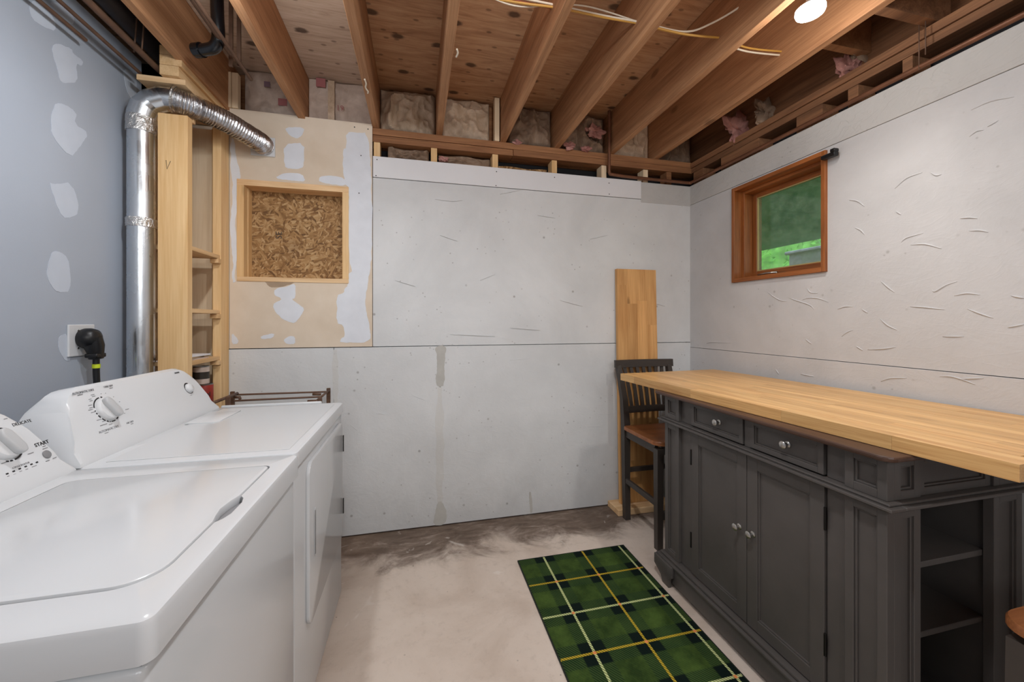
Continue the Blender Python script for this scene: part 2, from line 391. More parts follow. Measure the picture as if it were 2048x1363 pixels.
M = dict(
    floor=m_floor(),
    plaster=m_plaster('painted_concrete', srgb(219, 220, 220), srgb(118, 112, 106), .55, .3, .25),
    plaster_r=m_plaster('trowelled_plaster', srgb(202, 201, 201), srgb(120, 114, 108), .4, .35, .22),
    plaster_top=m_plaster('grey_plaster', srgb(196, 194, 191), srgb(118, 112, 106), .4, .5, .6),
    bluewall=m_drywall_blue(), board=m_kraft_board(),
    seam=m_plaster('seam_plaster', srgb(215, 214, 211), srgb(118, 112, 106), .3, .3, .2),
    white_panel=flat('white_panel', srgb(226, 226, 228), .5, nz=.02, nscale=3),
    compound=flat('joint_compound', srgb(222, 225, 231), .75, nz=.04, nscale=12, bmp=.15),
    compound_blue=flat('spackle', srgb(194, 202, 214), .75, nz=.03, nscale=12, bmp=.1),
    compound_grey=flat('grey_mortar', srgb(188, 186, 180), .85, nz=.05, nscale=20, bmp=.2),
    kraft_torn=flat('torn_paper', srgb(168, 146, 122), .85, nz=.06, nscale=20),
    ply=m_plywood('plywood_subfloor', (srgb(156, 110, 78), srgb(196, 150, 112), srgb(216, 176, 138))), ply_pale=m_plywood('grey_plywood', (srgb(164, 136, 116), srgb(198, 172, 150), srgb(216, 194, 176))), osb=m_osb(),
    joist=wood('joist_timber', srgb(142, 98, 66), srgb(190, 142, 102), 1, 1.0, .7, .5, .12),
    joist_x=wood('plate_timber', srgb(112, 72, 46), srgb(164, 116, 78), 0, 1.0, .7, .4, .14),
    joist_old=wood('old_timber', srgb(96, 64, 44), srgb(150, 106, 74), 1, 1.0, .7, .4, .12),
    pine_z=wood('pine_upright', srgb(214, 168, 110), srgb(240, 204, 152), 2, .7, .55, .35, .06, .3),
    pine_x=wood('pine_cross', srgb(206, 162, 112), srgb(236, 202, 158), 0, .8, .6, .35, .06, .3),
    pine_y=wood('pine_length', srgb(204, 160, 108), srgb(234, 198, 150), 1, .8, .6, .35, .06, .3),
    pine_pale=wood('pale_pine', srgb(222, 192, 152), srgb(244, 222, 190), 2, .7, .6, .6, .04, .3),
    butcher=wood('butcher_block', srgb(184, 132, 76), srgb(226, 184, 124), 1, 1.0, .36, .25, .10, .4, .06),
    butcher_z=wood('leaning_board_wood', srgb(186, 132, 76), srgb(222, 172, 112), 2, .8, .5, .55, .10, .35, .08),
    cedar=wood('cedar_window', srgb(112, 62, 28), srgb(172, 104, 54), 2, 1.0, .45, .1, .1),
    cedar_y=wood('cedar_window_length', srgb(112, 62, 28), srgb(172, 104, 54), 1, 1.0, .45, .1, .1),
    brown=wood('brown_top', srgb(58, 40, 32), srgb(88, 64, 52), 1, 1.0, .4, 0, .05),
    seat=wood('seat_wood', srgb(112, 66, 38), srgb(160, 102, 62), 0, 1.0, .35, 0, .05),
    rackwood=wood('dark_dowel', srgb(72, 50, 38), srgb(112, 84, 66), 0, 1.2, .5, 0, .1),
    charcoal=m_charcoal(), stool=flat('stool_paint', srgb(62, 55, 50), .42, nz=.06, nscale=20),
    inner=flat('cabinet_inside', srgb(34, 32, 31), .7),
    enamel=flat('white_enamel', srgb(208, 210, 212), .16, spec=.5),
    enamel2=flat('white_plastic', srgb(214, 216, 218), .26, spec=.5),
    knobw=flat('knob_plastic', srgb(216, 217, 218), .3), knobg=flat('grip_plastic', srgb(190, 191, 192), .35),
    greyp=flat('grey_plastic', srgb(132, 132, 134), .45), black=flat('black_rubber', srgb(16, 16, 18), .4, bmp=.2),
    ink=flat('black_print', srgb(34, 34, 36), .5), inkg=flat('grey_print', srgb(120, 120, 122), .5),
    darkslot=flat('dark_slot', srgb(36, 34, 33), .6),
    nickel=flat('brushed_nickel', srgb(190, 188, 184), .3, 1.0), hinge=flat('dark_hinge', srgb(28, 26, 25), .4, .6),
    galv=m_foil('galvanised_duct', srgb(214, 218, 222), .28, 6, .12), flex=m_foil('foil_flex', srgb(206, 206, 208), .26, 70, .25),
    tape=m_foil('foil_tape', srgb(216, 214, 212), .3, 60, 1.0),
    copper=flat('aged_copper', srgb(122, 82, 60), .5, .45, nz=.2, nscale=14),
    iron=flat('old_pipe', srgb(104, 78, 62), .6, .3, nz=.2, nscale=20),
    abs=flat('black_drain', srgb(14, 15, 18), .25), darkpipe=flat('dark_pipe', srgb(52, 48, 50), .5, nz=.1),
    romex=flat('white_cable', srgb(232, 220, 200), .45), romexy=flat('yellow_cable', srgb(206, 156, 74), .45), romexr=flat('red_cable', srgb(150, 70, 46), .5),
    kraft=m_kraft('kraft_paper', srgb(170, 144, 118), srgb(224, 202, 178)), kraftd=m_kraft('dark_kraft', srgb(122, 98, 80), srgb(170, 146, 124)),
    kraftp=m_kraft('printed_kraft', srgb(178, 158, 144), srgb(214, 196, 182)),
    pink=m_kraft('pink_fibre', srgb(150, 96, 88), srgb(206, 156, 146)),
    dark=flat('dark_void', srgb(20, 19, 22), .9), pinkprint=flat('pink_print', srgb(166, 104, 104), .8), purple=flat('faded_print', srgb(128, 104, 116), .8),  # near-black stands in for unlit space behind walls and framing
    rug=m_rug(), rugedge=flat('rug_binding', srgb(22, 30, 22), .9),
    paper=flat('paper', srgb(232, 230, 232), .7), red=flat('red_label', srgb(150, 42, 28), .5, nz=.15), tin=flat('tin', srgb(170, 168, 166), .3, .9),
    darkcan=flat('dark_can', srgb(48, 40, 34), .45, nz=.3, nscale=30), cream=flat('cream_label', srgb(206, 188, 176), .5),
    yellow=flat('yellow_tag', srgb(206, 222, 40), .5), green_paint=flat('green_soffit', srgb(150, 206, 146), .8, nz=.12, nscale=6, bmp=.2),
    stone=flat('pale_stone', srgb(190, 176, 178), .9, nz=.15, nscale=9, bmp=.4), soil=flat('soil', srgb(128, 132, 92), .95, nz=.2, nscale=12, bmp=.5),
    gasket=flat('glazing_bead', srgb(186, 170, 116), .6), leaf=flat('leaf', srgb(112, 168, 62), .6, nz=.3, nscale=6),
)
g = G('lamp_face'); g.b.inputs['Emission Color'].default_value = (1, .95, .88, 1); g.b.inputs['Emission Strength'].default_value = 22; M['glow'] = g.out((1, 1, 1, 1), .4)
def m_glass():
    g = G('dusty_glass'); v = g.vec(); n = g.noise(v, 14, 5, .6)
    tr = g.n.new('ShaderNodeBsdfTransparent'); tr.inputs[0].default_value = (.86, .93, .88, 1)
    gl = g.n.new('ShaderNodeBsdfGlossy'); gl.inputs['Roughness'].default_value = .05
    df = g.n.new('ShaderNodeBsdfDiffuse'); df.inputs[0].default_value = srgb(150, 190, 150)
    m1 = g.n.new('ShaderNodeMixShader'); m2 = g.n.new('ShaderNodeMixShader')
    g.put(m1.inputs[0], g.math('MULTIPLY', g.step(n, .2, .8), .34)); g.l.new(tr.outputs[0], m1.inputs[1]); g.l.new(df.outputs[0], m1.inputs[2])  # dust film, strengthened to put more brightness into the view outside
    m2.inputs[0].default_value = .05; g.l.new(m1.outputs[0], m2.inputs[1]); g.l.new(gl.outputs[0], m2.inputs[2])
    g.l.new(m2.outputs[0], g.n['Material Output'].inputs[0]); return g.m
M['glass'] = m_glass()

# ================================================================== THE SETTING
XL, XR, YB, YF = -1.30, 1.98, 2.52, -2.30
ZJ, ZS, ZT = 2.487, 2.773, 2.308     # joist underside, subfloor underside, top of concrete
floor = obj('floor', MB().box(-2.1, YF - .1, -.12, 2.2, 2.8, 0), M['floor'], origin='world', kind='structure')

wl_ = struct('wall_left')
obj('drywall_sheet', MB().box(XL - .11, YF, 0, XL, 2.26, 2.556), M['bluewall'], wl_)
obj('hidden_return', MB().box(-2.1, YF, 0, -2.0, 2.8, 2.772), M['dark'], wl_)
def patch_on(fn, pts, parent, m, name='compound_patch', th=.0009, axis='x', sgn=1, plane=0):
    P = [fn(*p) for p in pts]
    uv = ragged([(p.y, p.z) if axis == 'x' else (p.x, p.z) for p in P], len(pts) * 7, 3)
    return obj(name, MB().prism(uv, plane, plane + sgn * th, axis), m, parent)
def zr(pts, ox, oy, s): return [(ox + x / s, oy + y / s) for x, y in pts]
LW = [zr([(332,105),(375,85),(465,120),(470,150),(540,200),(530,235),(490,215),(505,340),(410,345),(385,320),(370,240),(350,190)],0,60,3.246),
      zr([(365,460),(500,530),(480,610),(578,670),(510,770),(455,830),(330,680),(330,550)],0,60,3.246),
      zr([(315,985),(345,1000),(465,985),(520,1180),(430,1230),(380,1180)],0,60,3.246),
      zr([(795,245),(885,280),(885,440),(860,460),(820,390)],0,60,3.246),
      zr([(368,210),(450,235),(485,300),(492,500),(400,505),(355,460),(322,375),(340,290)],0,440,3.496),
      zr([(410,810),(470,790),(495,980),(455,985),(405,900)],0,440,3.496),
      zr([(390,60),(455,0),(510,0),(750,260),(755,430),(600,370),(430,260)],0,0,6.815),
      zr([(660,10),(850,60),(1010,230),(1000,330),(950,320),(760,130)],0,0,6.815)]
for pts in LW: patch_on(lambda a, b: onX(a, b, XL), pts, wl_, M['compound_blue'], axis='x', plane=XL)

wb = struct('wall_back')
S1 = onY(668, 900, YB).x; S2 = onY(880, 900, YB).x; XD = -.268
obj('foundation_core', MB().box(-2.1, YB + .02, 0, 2.12, YB + .24, 1.14), M['plaster'], wb)
obj('foundation_core', MB().box(XD + .012, YB + .02, 1.14, 2.12, YB + .24, ZT - .003), M['plaster'], wb)
for a, b, dy in ((-1.6, S1 - .0015, 0), (S1 + .0015, S2 - .0015, .001), (S2 + .0015, XR, 0)):
    obj('concrete_panel', MB().box(a, YB - .006 + dy, .008, b, YB + .02, 1.141, .0015), M['plaster'], wb)
obj('plaster_panel', MB().box(XD + .003, YB - .001, 1.146, XR, YB + .02, 2.178), M['plaster'], wb)
XS = onY(1281.6, 380, YB).x
obj('white_strip', MB().box(XD + .004, YB - .009, 2.181, XS - .002, YB + .02, ZT, .001), M['white_panel'], wb, 'smooth white board screwed along the top of the wall')
obj('grey_strip', MB().box(XS, YB - .005, 2.158, XR, YB + .02, ZT - .004, .002), M['plaster_top'], wb)
scr = MB()
for px, py in ((754,319),(752,351),(993,343),(992,371),(1109,354.5),(1218,366),(1218.5,388),(709,254),(736,258),(722,311),(718,386)):
    p = onY(px, py, YB - .009); scr.lathe([(0, -.0012), (.0035, -.0012), (.0035, .001)], 8, Matrix.Translation((p.x, p.y, p.z)) @ Matrix.Rotation(R(90), 4, 'X'))
obj('screw_head', scr, M['darkslot'], wb, kind='stuff')
# bare drywall with the boarded opening
WX0, WX1, WZ0, WZ1 = -.993, -.402, 1.527, 2.106
dw = MB()
YD = YB - .008
for bx in ((-1.03, WZ1, XD, 2.500), (-1.03, 1.146, XD, WZ0), (-1.03, WZ0, WX0, WZ1), (WX1, WZ0, XD, WZ1)):
    dw.box(bx[0], YD, bx[1], bx[2], YD + .0125, bx[3])
obj('drywall_sheet', dw, M['board'], wb, 'bare tan drywall with white joint compound')
obj('drywall_sheet', MB().box(-1.6, YD, 1.146, -1.032, YD + .0125, 2.50), M['board'], wb)
obj('stud_backing', MB().box(-2.1, 2.66, 1.14, 2.15, 2.70, 2.77), M['dark'], wb)
YP = YD
DP = [(zr([(980,130),(1090,140),(1140,135),(1170,300),(1178,480),(1183,1300),(1010,1300),(1004,560),(975,540),(955,400),(960,260),(985,260)],440,230,3.894),'compound'),
      (zr([(1650,0),(1900,0),(1900,150),(1860,330),(1870,520),(1920,720),(1925,925),(1530,930),(1550,870),(1600,850),(1580,700),(1490,680),(1490,320),(1590,290),(1590,240),(1640,200)],440,540,6.4),'compound'),
      (zr([(500,95),(660,95),(640,160),(600,185),(540,160)],440,230,3.894),'compound'),
      (zr([(495,225),(660,215),(655,380),(640,415),(540,420),(500,400)],440,230,3.894),'compound'),
      (zr([(420,492),(500,450),(640,455),(670,520),(560,510)],440,230,3.894),'compound'),
      (zr([(775,478),(860,470),(970,490),(985,556),(770,524)],440,230,3.894),'compound'),
      (zr([(86,180),(112,185),(125,330),(165,480),(135,540),(130,1290),(96,1310),(86,900)],440,230,3.894),'compound'),
      (zr([(695,240),(860,210),(970,165),(965,360),(915,370),(1000,430),(1085,490),(1040,580),(960,680),(880,660),(760,600),(660,440),(790,380),(770,350),(695,320)],440,540,6.4),'compound'),
      (zr([(520,840),(700,800),(680,870),(530,885)],440,540,6.4),'compound'),
      (zr([(810,890),(890,840),(960,850),(965,945),(850,945)],440,540,6.4),'compound'),
      (zr([(150,790),(240,890),(225,945),(150,945)],440,540,6.4),'compound'),
      (zr([(500,117),(975,147),(890,190),(680,225),(615,200),(590,155)],440,540,6.4),'kraft_torn')]
for i, (pts, mm) in enumerate(DP):
    patch_on(lambda a, b: onY(a, b, YP), pts, wb, M[mm], axis='y', sgn=-1, plane=YP - .0002 * (i % 3), th=.001)
for pts in (zr([(860,50),(900,30),(940,45),(925,100),(928,290),(880,300),(868,260),(880,100)],600,680,3.2),
            zr([(880,1035),(910,1028),(942,1100),(930,1178),(850,1186),(865,1100)],600,680,3.2),
            zr([(1465,970),(1478,968),(1490,1095),(1475,1110),(1468,1040)],600,680,3.2)):
    patch_on(lambda a, b: onY(a, b, YB - .006), pts, wb, M['compound_grey'], axis='y', sgn=-1, plane=YB - .0055, th=.0012, name='mortar_patch')
for pts in (zr([(868,300),(922,300),(922,1040),(868,1040)],600,680,3.2), zr([(205,60),(245,60),(248,400),(208,400)],600,680,3.2)):
    patch_on(lambda a, b: onY(a, b, YB - .006), pts, wb, M['seam'], axis='y', sgn=-1, plane=YB - .0056, th=.0008, name='seam_band')
# opening: frame and strand board
obj('frame_rail', MB().box(WX0, YD - .004, WZ1 - .034, WX1, YD + .10, WZ1, .001), M['pine_x'], wb)
obj('frame_rail', MB().box(WX0, YD - .004, WZ0, WX1, YD + .10, WZ0 + .026, .001), M['pine_x'], wb)
obj('frame_stile', MB().box(WX0, YD - .004, WZ0 + .026, WX0 + .036, YD + .045, WZ1 - .034, .001), M['pine_z'], wb)
obj('frame_stile', MB().box(WX0, YD + .047, WZ0 + .026, WX0 + .039, YD + .10, WZ1 - .034, .001), M['pine_z'], wb)
obj('frame_stile', MB().box(WX1 - .036, YD - .004, WZ0 + .026, WX1, YD + .10, WZ1 - .034, .001), M['pine_z'], wb)
obj('strand_board', MB().box(WX0 - .02, YD + .101, WZ0 - .02, WX1 + .02, YD + .113, WZ1 + .02), M['osb'], wb)
text_part('SE', .06, Matrix.Translation((onY(558, 470, YD + .1).x, YD + .1008, onY(558, 470, YD + .1).z)) @ Matrix.Rotation(R(90), 4, 'X') @ Matrix.Rotation(R(90), 4, 'Z') @ Matrix.Scale(.8, 4), M['darkslot'], wb, 'stamp', .0002)

wr = struct('wall_right')
RW0, RW1, RZ0, RZ1 = 1.514, 2.108, 1.547, 2.150      # window opening (y, z)
def rbox(n, y0, y1, z0, z1, x, m): obj(n, MB().box(x, y0, z0, XR + .012, y1, z1), m, wr)
rw = MB()
for y0, y1, z0, z1 in ((YF, RW0, 1.108, 2.163), (RW1, YB, 1.108, 2.163), (RW0, RW1, 1.108, RZ0), (RW0, RW1, RZ1, 2.163)):
    rw.box(XR, y0, z0, XR + .22, y1, z1)
obj('plaster_panel', rw, M['plaster_r'], wr)
obj('lower_panel', MB().box(XR - .004, YF, 0, XR + .22, YB, 1.105, .001), M['plaster_r'], wr)
obj('grey_strip', MB().box(XR - .003, YF, 2.165, XR + .22, YB + .02, ZT - .002, .0015), M['plaster_top'], wr)
rd = MB()
R6 = [[(480,75),(520,105),(560,125),(590,130)],[(605,105),(640,120),(690,135),(740,155),(760,180)],[(690,120),(730,108),(790,112),(850,135)],[(905,178),(950,162),(1000,162)],[(1055,178),(1090,200)],[(1165,235),(1210,275),(1270,305)],[(1170,5),(1210,40),(1255,75)],[(1485,60),(1505,68),(1570,30),(1640,8)],[(720,50),(740,75),(785,78)],[(1970,95),(2048,110)],[(1620,95),(1700,80),(1780,90)],[(1700,175),(1780,205),(1860,232)],[(1350,162),(1430,165),(1560,180)],[(1090,425),(1190,420),(1265,408)],[(1020,405),(1060,430)],[(710,362),(745,390)],[(1550,345),(1680,345)],[(930,345),(960,320),(1000,305)],[(1950,290),(2048,270)],[(100,390),(130,380),(250,384)]]
R6b = [[(1170,620),(1230,600),(1330,600)],[(1530,590),(1600,590),(1680,612),(1750,640)],[(525,545),(545,575)],[(680,575),(760,590)],[(1640,605),(1800,600)]]
R3 = [[(1335,1028),(1400,970),(1485,940)],[(1740,745),(1780,715),(1820,708)],[(1085,1090),(1130,1095),(1170,1125)],[(1115,1240),(1150,1255),(1170,1280)],[(1370,1320),(1400,1295),(1490,1270)],[(1690,1190),(1740,1185),(1785,1190)],[(1740,1258),(1800,1255),(1845,1265)],[(1750,600),(1860,550),(1985,528)],[(1530,940),(1560,955),(1590,950)],[(1840,690),(1900,655)],[(1340,1150),(1370,1170)],[(1120,690),(1165,658)],[(1420,1335),(1500,1330),(1590,1355)]]
for L, ox, oy, s, xx in ((R6, 1380, 560, 3.066, XR), (R6b, 1380, 560, 3.066, XR - .004), (R3, 1300, 0, 2.726, XR)):
    for a in L:
        P = smooth_path([onX(ox + x / s, oy + y / s, xx) for x, y in a], 5); n = len(P)
        rd.tube(P, [.0005 + .0030 * math.sin(math.pi * (i + .5) / n) for i in range(n)], 6)
obj('trowel_ridge', rd, M['plaster_r'], wr, kind='stuff')
rb = MB()
for a in ([(480,545),(540,540),(600,560)],[(300,880),(380,875)],[(1000,810),(1040,805)],[(2180,0),(2184,2)],):
    pass
for a in ([(1000,388),(1040,380)],[(870,398),(905,402),(925,400)],[(880,470),(915,482)],[(1180,478),(1215,470)],[(1120,600),(1165,612)],[(960,560),(990,548)],[(790,560),(830,572)],[(1075,430),(1110,436)],[(1290,600),(1330,612)],[(1020,655),(1080,660)],[(900,668),(990,672)],[(1020,720),(1060,716)],[(930,900),(960,905)],[(1060,960),(1075,985)],[(720,905),(725,930)],[(1200,828),(1240,826)],[(975,858),(1002,866)],[(700,848),(714,860)],[(752,826),(770,828)],[(875,946),(905,947)],[(1166,852),(1205,852)],[(1150,790),(1160,800)],[(825,790),(850,800)]):
    P = smooth_path([onY(x, y, YB - .006) for x, y in a], 5); n = len(P)
    rb.tube(P, [.0004 + .0012 * math.sin(math.pi * (i + .5) / n) for i in range(n)], 6)
obj('trowel_ridge', rb, M['plaster'], wb, kind='stuff')
# wall behind the camera
obj('wall_front', MB().box(-2.1, YF - .12, 0, 2.2, YF, 2.773), M['plaster'], origin='world', kind='structure')

# ---- ceiling: plywood sheets, framing
ce = struct('ceiling')
for y0, y1 in ((YF, -1.197), (-1.195, 1.203), (1.205, 2.70)):
    for x0, x1 in ((-2.1, -1.052), (-1.05, -.251), (-.249, .134), (.136, 1.339), (1.341, 2.30)):
        obj('plywood_sheet', MB().box(x0, y0, ZS, x1 - .0, y1, ZS + .018), M['ply_pale' if x1 < -.2 else 'ply'], ce)
obj('roof_deck', MB().box(-2.2, YF - .1, ZS + .03, 2.4, 2.8, ZS + .05), M['dark'], ce)
JX = [-1.05, -.66, -.25, .135, .552, .93, 1.34, 1.70]
JL = ['farthest left, above the flexible duct', 'second from the left, above the boarded opening', 'third from the left, with a dried white drip', 'fourth from the left, seen nearly end on',
      'fifth from the left, crossed by white cables', 'sixth from the left, middle of the right half', 'seventh from the left, just left of the glowing lamp', 'farthest right, behind the glowing lamp']
for i, x in enumerate(JX):
    o = obj('floor_joist', MB().box(x - .019, YF + .05, ZJ, x + .019, 2.64, ZS - .001, .002), M['joist'])
    tag(o, 'brown timber floor joist, ' + JL[i], 'joist', 'floor joists under the plywood')
# plates and cripple studs on top of the far wall
pl = struct('trim_1')
obj('top_plate', MB().box(XD, YB + .005, 2.446, 2.12, YB + .093, ZJ - .001, .001), M['joist_x'], pl)
obj('top_plate', MB().box(XD, YB + .009, 2.404, .62, YB + .095, 2.444, .001), M['joist_x'], pl)
obj('top_plate', MB().box(.622, YB + .003, 2.404, 2.12, YB + .095, 2.444, .001), M['joist_x'], pl)
for px in (754, 868, 990, 1108, 1207, 1290):
    x = onY(px, 320, YB + .02).x; obj('cripple_stud', MB().box(x - .019, YB + .012, ZT, x + .019, YB + .09, 2.403, .001), M['pine_z'] if px < 1150 else M['pine_pale'], pl)
obj('cripple_stud', MB().box(onY(1340, 320, YB).x - .02, YB + .012, ZT, onY(1340, 320, YB).x + .02, YB + .09, 2.403), M['joist_x'], pl)
obj('short_block', MB().box(onY(994, 230, YB).x - .016, YB - .002, ZJ - .0, onY(994, 230, YB).x + .016, YB + .05, 2.77, .001), M['pine_pale'], pl)
obj('rim_board', MB().box(-1.3, 2.642, ZJ - .08, 2.12, 2.66, 2.77), M['joist_x'], pl)
# right side plates
pr = struct('trim_2')
obj('top_plate', MB().box(XR + .004, YF, 2.442, XR + .12, YB, 2.478, .001), M['joist_old'], pr)
obj('top_plate', MB().box(XR + .012, YF, 2.404, XR + .12, YB, 2.440, .001), M['joist_old'], pr)
obj('rim_joist', MB().box(2.07, YF, 2.479, 2.108, 2.69, 2.77), M['joist_old'], pr)
obj('leak_cover', MB().box(XR + .14, YF - .05, 2.28, XR + .18, 2.72, 2.74), M['dark'], pr)  # dark sheet added to stop sky light leaking in at the corner
for y0, y1 in ((2.40, 2.50), (1.93, 2.23), (1.55, 1.69), (1.385, 1.43), (1.18, 1.215), (.72, .76), (.2, .24)):
    obj('packing_block', MB().box(XR + .014, y0, ZT + .001, XR + .12, y1, 2.403, .001), M['joist_old'], pr)
obj('blocking', MB().box(1.72, 1.38, 2.56, 2.069, 1.418, 2.77, .001), M['joist'], pr)
obj('blocking', MB().box(1.72, 1.10, ZJ, 2.069, 1.138, 2.77, .001), M['joist_old'], pr)

# ------------------------------------------------------------------ insulation
def batt(x0, x1, z0, z1, y, m, label, seed, bulge=.035, along='x'):
    rnd = random.Random(seed); nx, nz = 44, 30; mb = MB(); b = mb.bm
    ph = [rnd.uniform(0, 6.28) for _ in range(12)]
    def dsp(u, v):
        e = min(u, 1 - u, v, 1 - v); pil = min(1, e * 5) ** .5
        p = Vector((u * 2.6 + seed * 7.1, v * 1.8 + seed * 3.3, seed * 1.7))
        r1 = 1 - abs(noise.noise(p)) * 2.6; r2 = 1 - abs(noise.noise(p * 2.7)) * 2.2
        return pil * bulge * (.35 + .9 * max(0, r1) + .35 * max(0, r2))
    fr = [[None] * (nz + 1) for _ in range(nx + 1)]; bk = [[None] * (nz + 1) for _ in range(nx + 1)]
    for i in range(nx + 1):
        for j in range(nz + 1):
            u, v = i / nx, j / nz; d = dsp(u, v); X_ = x0 + (x1 - x0) * u; Z_ = z0 + (z1 - z0) * v + .004 * math.sin(u * 9 + ph[2]) * (v)
            if along == 'x': p = (X_, y - d, Z_); q = (X_, y + .03, Z_)
            else: p = (y - d, X_, Z_); q = (y + .03, X_, Z_)
            fr[i][j] = b.verts.new(p); bk[i][j] = b.verts.new(q)
    for i in range(nx):
        for j in range(nz):
            b.faces.new((fr[i][j], fr[i + 1][j], fr[i + 1][j + 1], fr[i][j + 1])); b.faces.new((bk[i][j], bk[i][j + 1], bk[i + 1][j + 1], bk[i + 1][j]))
    for i in range(nx):
        b.faces.new((fr[i][0], bk[i][0], bk[i + 1][0], fr[i + 1][0])); b.faces.new((fr[i][nz], fr[i + 1][nz], bk[i + 1][nz], bk[i][nz]))
    for j in range(nz):
        b.faces.new((fr[0][j], fr[0][j + 1], bk[0][j + 1], bk[0][j])); b.faces.new((fr[nx][j], bk[nx][j], bk[nx][j + 1], fr[nx][j + 1]))
    bmesh.ops.recalc_face_normals(b, faces=b.faces)
    o = obj('insulation_batt', mb, m, smooth=35); return tag(o, label, 'insulation')
GI = 'kraft faced batts in the joist bays'
b1 = batt(-.98, -.682, 2.502, 2.765, 2.585, M['kraftp'], 'stained printed kraft insulation batt in the bay above the flexible duct', 1, .02)
b2 = batt(-.638, -.272, 2.502, 2.765, 2.585, M['kraftp'], 'flat printed kraft insulation batt in the bay above the boarded opening', 2, .012)
b3 = batt(-.228, .112, 2.492, 2.765, 2.60, M['kraft'], 'puffy tan kraft batt in the bay right of the drywall corner', 3, .06)
b4 = batt(.158, .47, 2.492, 2.765, 2.60, M['kraft'], 'tan kraft batt left of the short pale block in the joist bays', 4, .05)
b5 = batt(.60, .905, 2.492, 2.765, 2.60, M['kraftd'], 'dark crumpled kraft batt between the fifth and sixth joists', 5, .06)
b6 = batt(.955, 1.31, 2.492, 2.765, 2.60, M['kraftd'], 'crumpled kraft batt with pink fibre showing beside the copper pipe', 6, .06)
b7 = batt(1.365, 1.675, 2.492, 2.765, 2.60, M['kraft'], 'brown kraft batt in the bay right of the copper pipe', 7, .03)
b8 = batt(1.735, 2.04, 2.492, 2.74, 2.60, M['kraftd'], 'dark kraft batt in the corner bay above the right wall', 8, .04)
b9 = batt(onY(775, 310, 2.56).x, onY(858, 310, 2.56).x, 2.312, 2.40, 2.595, M['kraftd'], 'crumpled grey kraft scrap above the left end of the white strip', 9, .045)
b10 = batt(onY(878, 310, 2.56).x, onY(982, 310, 2.56).x, 2.312, 2.39, 2.60, M['kraftd'], 'flat grey kraft scrap second from left above the white strip', 10, .02)
b11 = batt(onY(1000, 320, 2.56).x, onY(1098, 320, 2.56).x, 2.312, 2.36, 2.61, M['osb'], 'short strand board offcut above the white strip', 11, .004)
b11['category'] = 'board'; b11.name = 'strand_board_offcut'
def tuft(px, py, plane, r, label, seed, m='pink', fn=onY, flat_=.6):
    rnd = random.Random(seed); b = bmesh.new(); bmesh.ops.create_icosphere(b, subdivisions=4, radius=1)
    ph = [rnd.uniform(0, 6) for _ in range(6)]
    for v in b.verts:
        n = v.co.copy(); k = 1 + .9 * noise.noise(n * 1.6 + Vector((seed, 0, 0))) + .45 * noise.noise(n * 4 + Vector((0, seed, 0))) + 0 * .3 * math.sin(n.x * 2.3 + ph[0]) * math.sin(n.z * 3 + ph[1]) + .10 * math.sin(n.z * 5 + ph[2] + n.x * 4) + .05 * math.sin(n.y * 9 + n.x * 11 + ph[3])
        v.co = Vector((n.x * k * r, n.y * k * r * .5, n.z * k * r * flat_))
    p = fn(px, py, plane); mb = MB(); mb._merge(b, Matrix.Translation(p))
    return tag(obj('insulation_tuft', mb, M[m], smooth=40), label, 'insulation')
tuft(1188, 262, 2.53, .055, 'pink fibre tuft bulging just left of the upright copper pipe', 21)
tuft(1140, 292, 2.51, .035, 'small pink tuft on the plate left of the copper pipe', 22)
tuft(1172, 298, 2.51, .03, 'small pink tuft on the plate nearest the copper pipe', 26)
tuft(1035, 285, 2.52, .022, 'tiny pink tuft at the foot of the dark crumpled batt', 23)
tuft(887, 318, 2.56, .026, 'pink tuft above the white strip beside a pale stud', 24)
tuft(1478, 258, 2.035, .078, 'ragged pink insulation wad above the window wall near the corner', 31, fn=onX, flat_=1.0)
tuft(1530, 224, 2.04, .066, 'grey kraft insulation wad next to the ragged pink one', 32, 'kraftd', onX, .9)
tuft(1700, 138, 2.04, .062, 'pink insulation wad above the right wall below the lamp', 33, fn=onX, flat_=.9)
tuft(1716, 100, 2.05, .055, 'dark kraft wad above the right wall below the lamp', 34, 'kraftd', onX, .8)
# print on the batts
def mark(px0, py0, px1, py1, y, m, par):
    a, b = onY(px0, py0, y), onY(px1, py1, y); loc = par.location
    obj('printed_mark', MB().box(a.x - loc.x, y - loc.y, b.z - loc.z, b.x - loc.x, y + .002 - loc.y, a.z - loc.z), m, par)
mark(528, 162, 540, 174, 2.553, M['purple'], b1); mark(556, 196, 574, 212, 2.553, M['pinkprint'], b1)
mark(632, 155, 651, 175, 2.553, M['pinkprint'], b2)
p = onY(680, 216, 2.551); text_part('19', .045, Matrix.Translation((p.x - b2.location.x, 2.5515 - b2.location.y, p.z - b2.location.z)) @ Matrix.Rotation(R(90), 4, 'X'), M['pinkprint'], b2)
a_, b_ = onY(656, 185, 2.553), onY(669, 185, 2.553)
obj('tape_strip', MB().box(a_.x - b2.location.x, 2.5515 - b2.location.y, 2.503 - b2.location.z, b_.x - b2.location.x, 2.5535 - b2.location.y, 2.755 - b2.location.z), M['kraft'], b2)

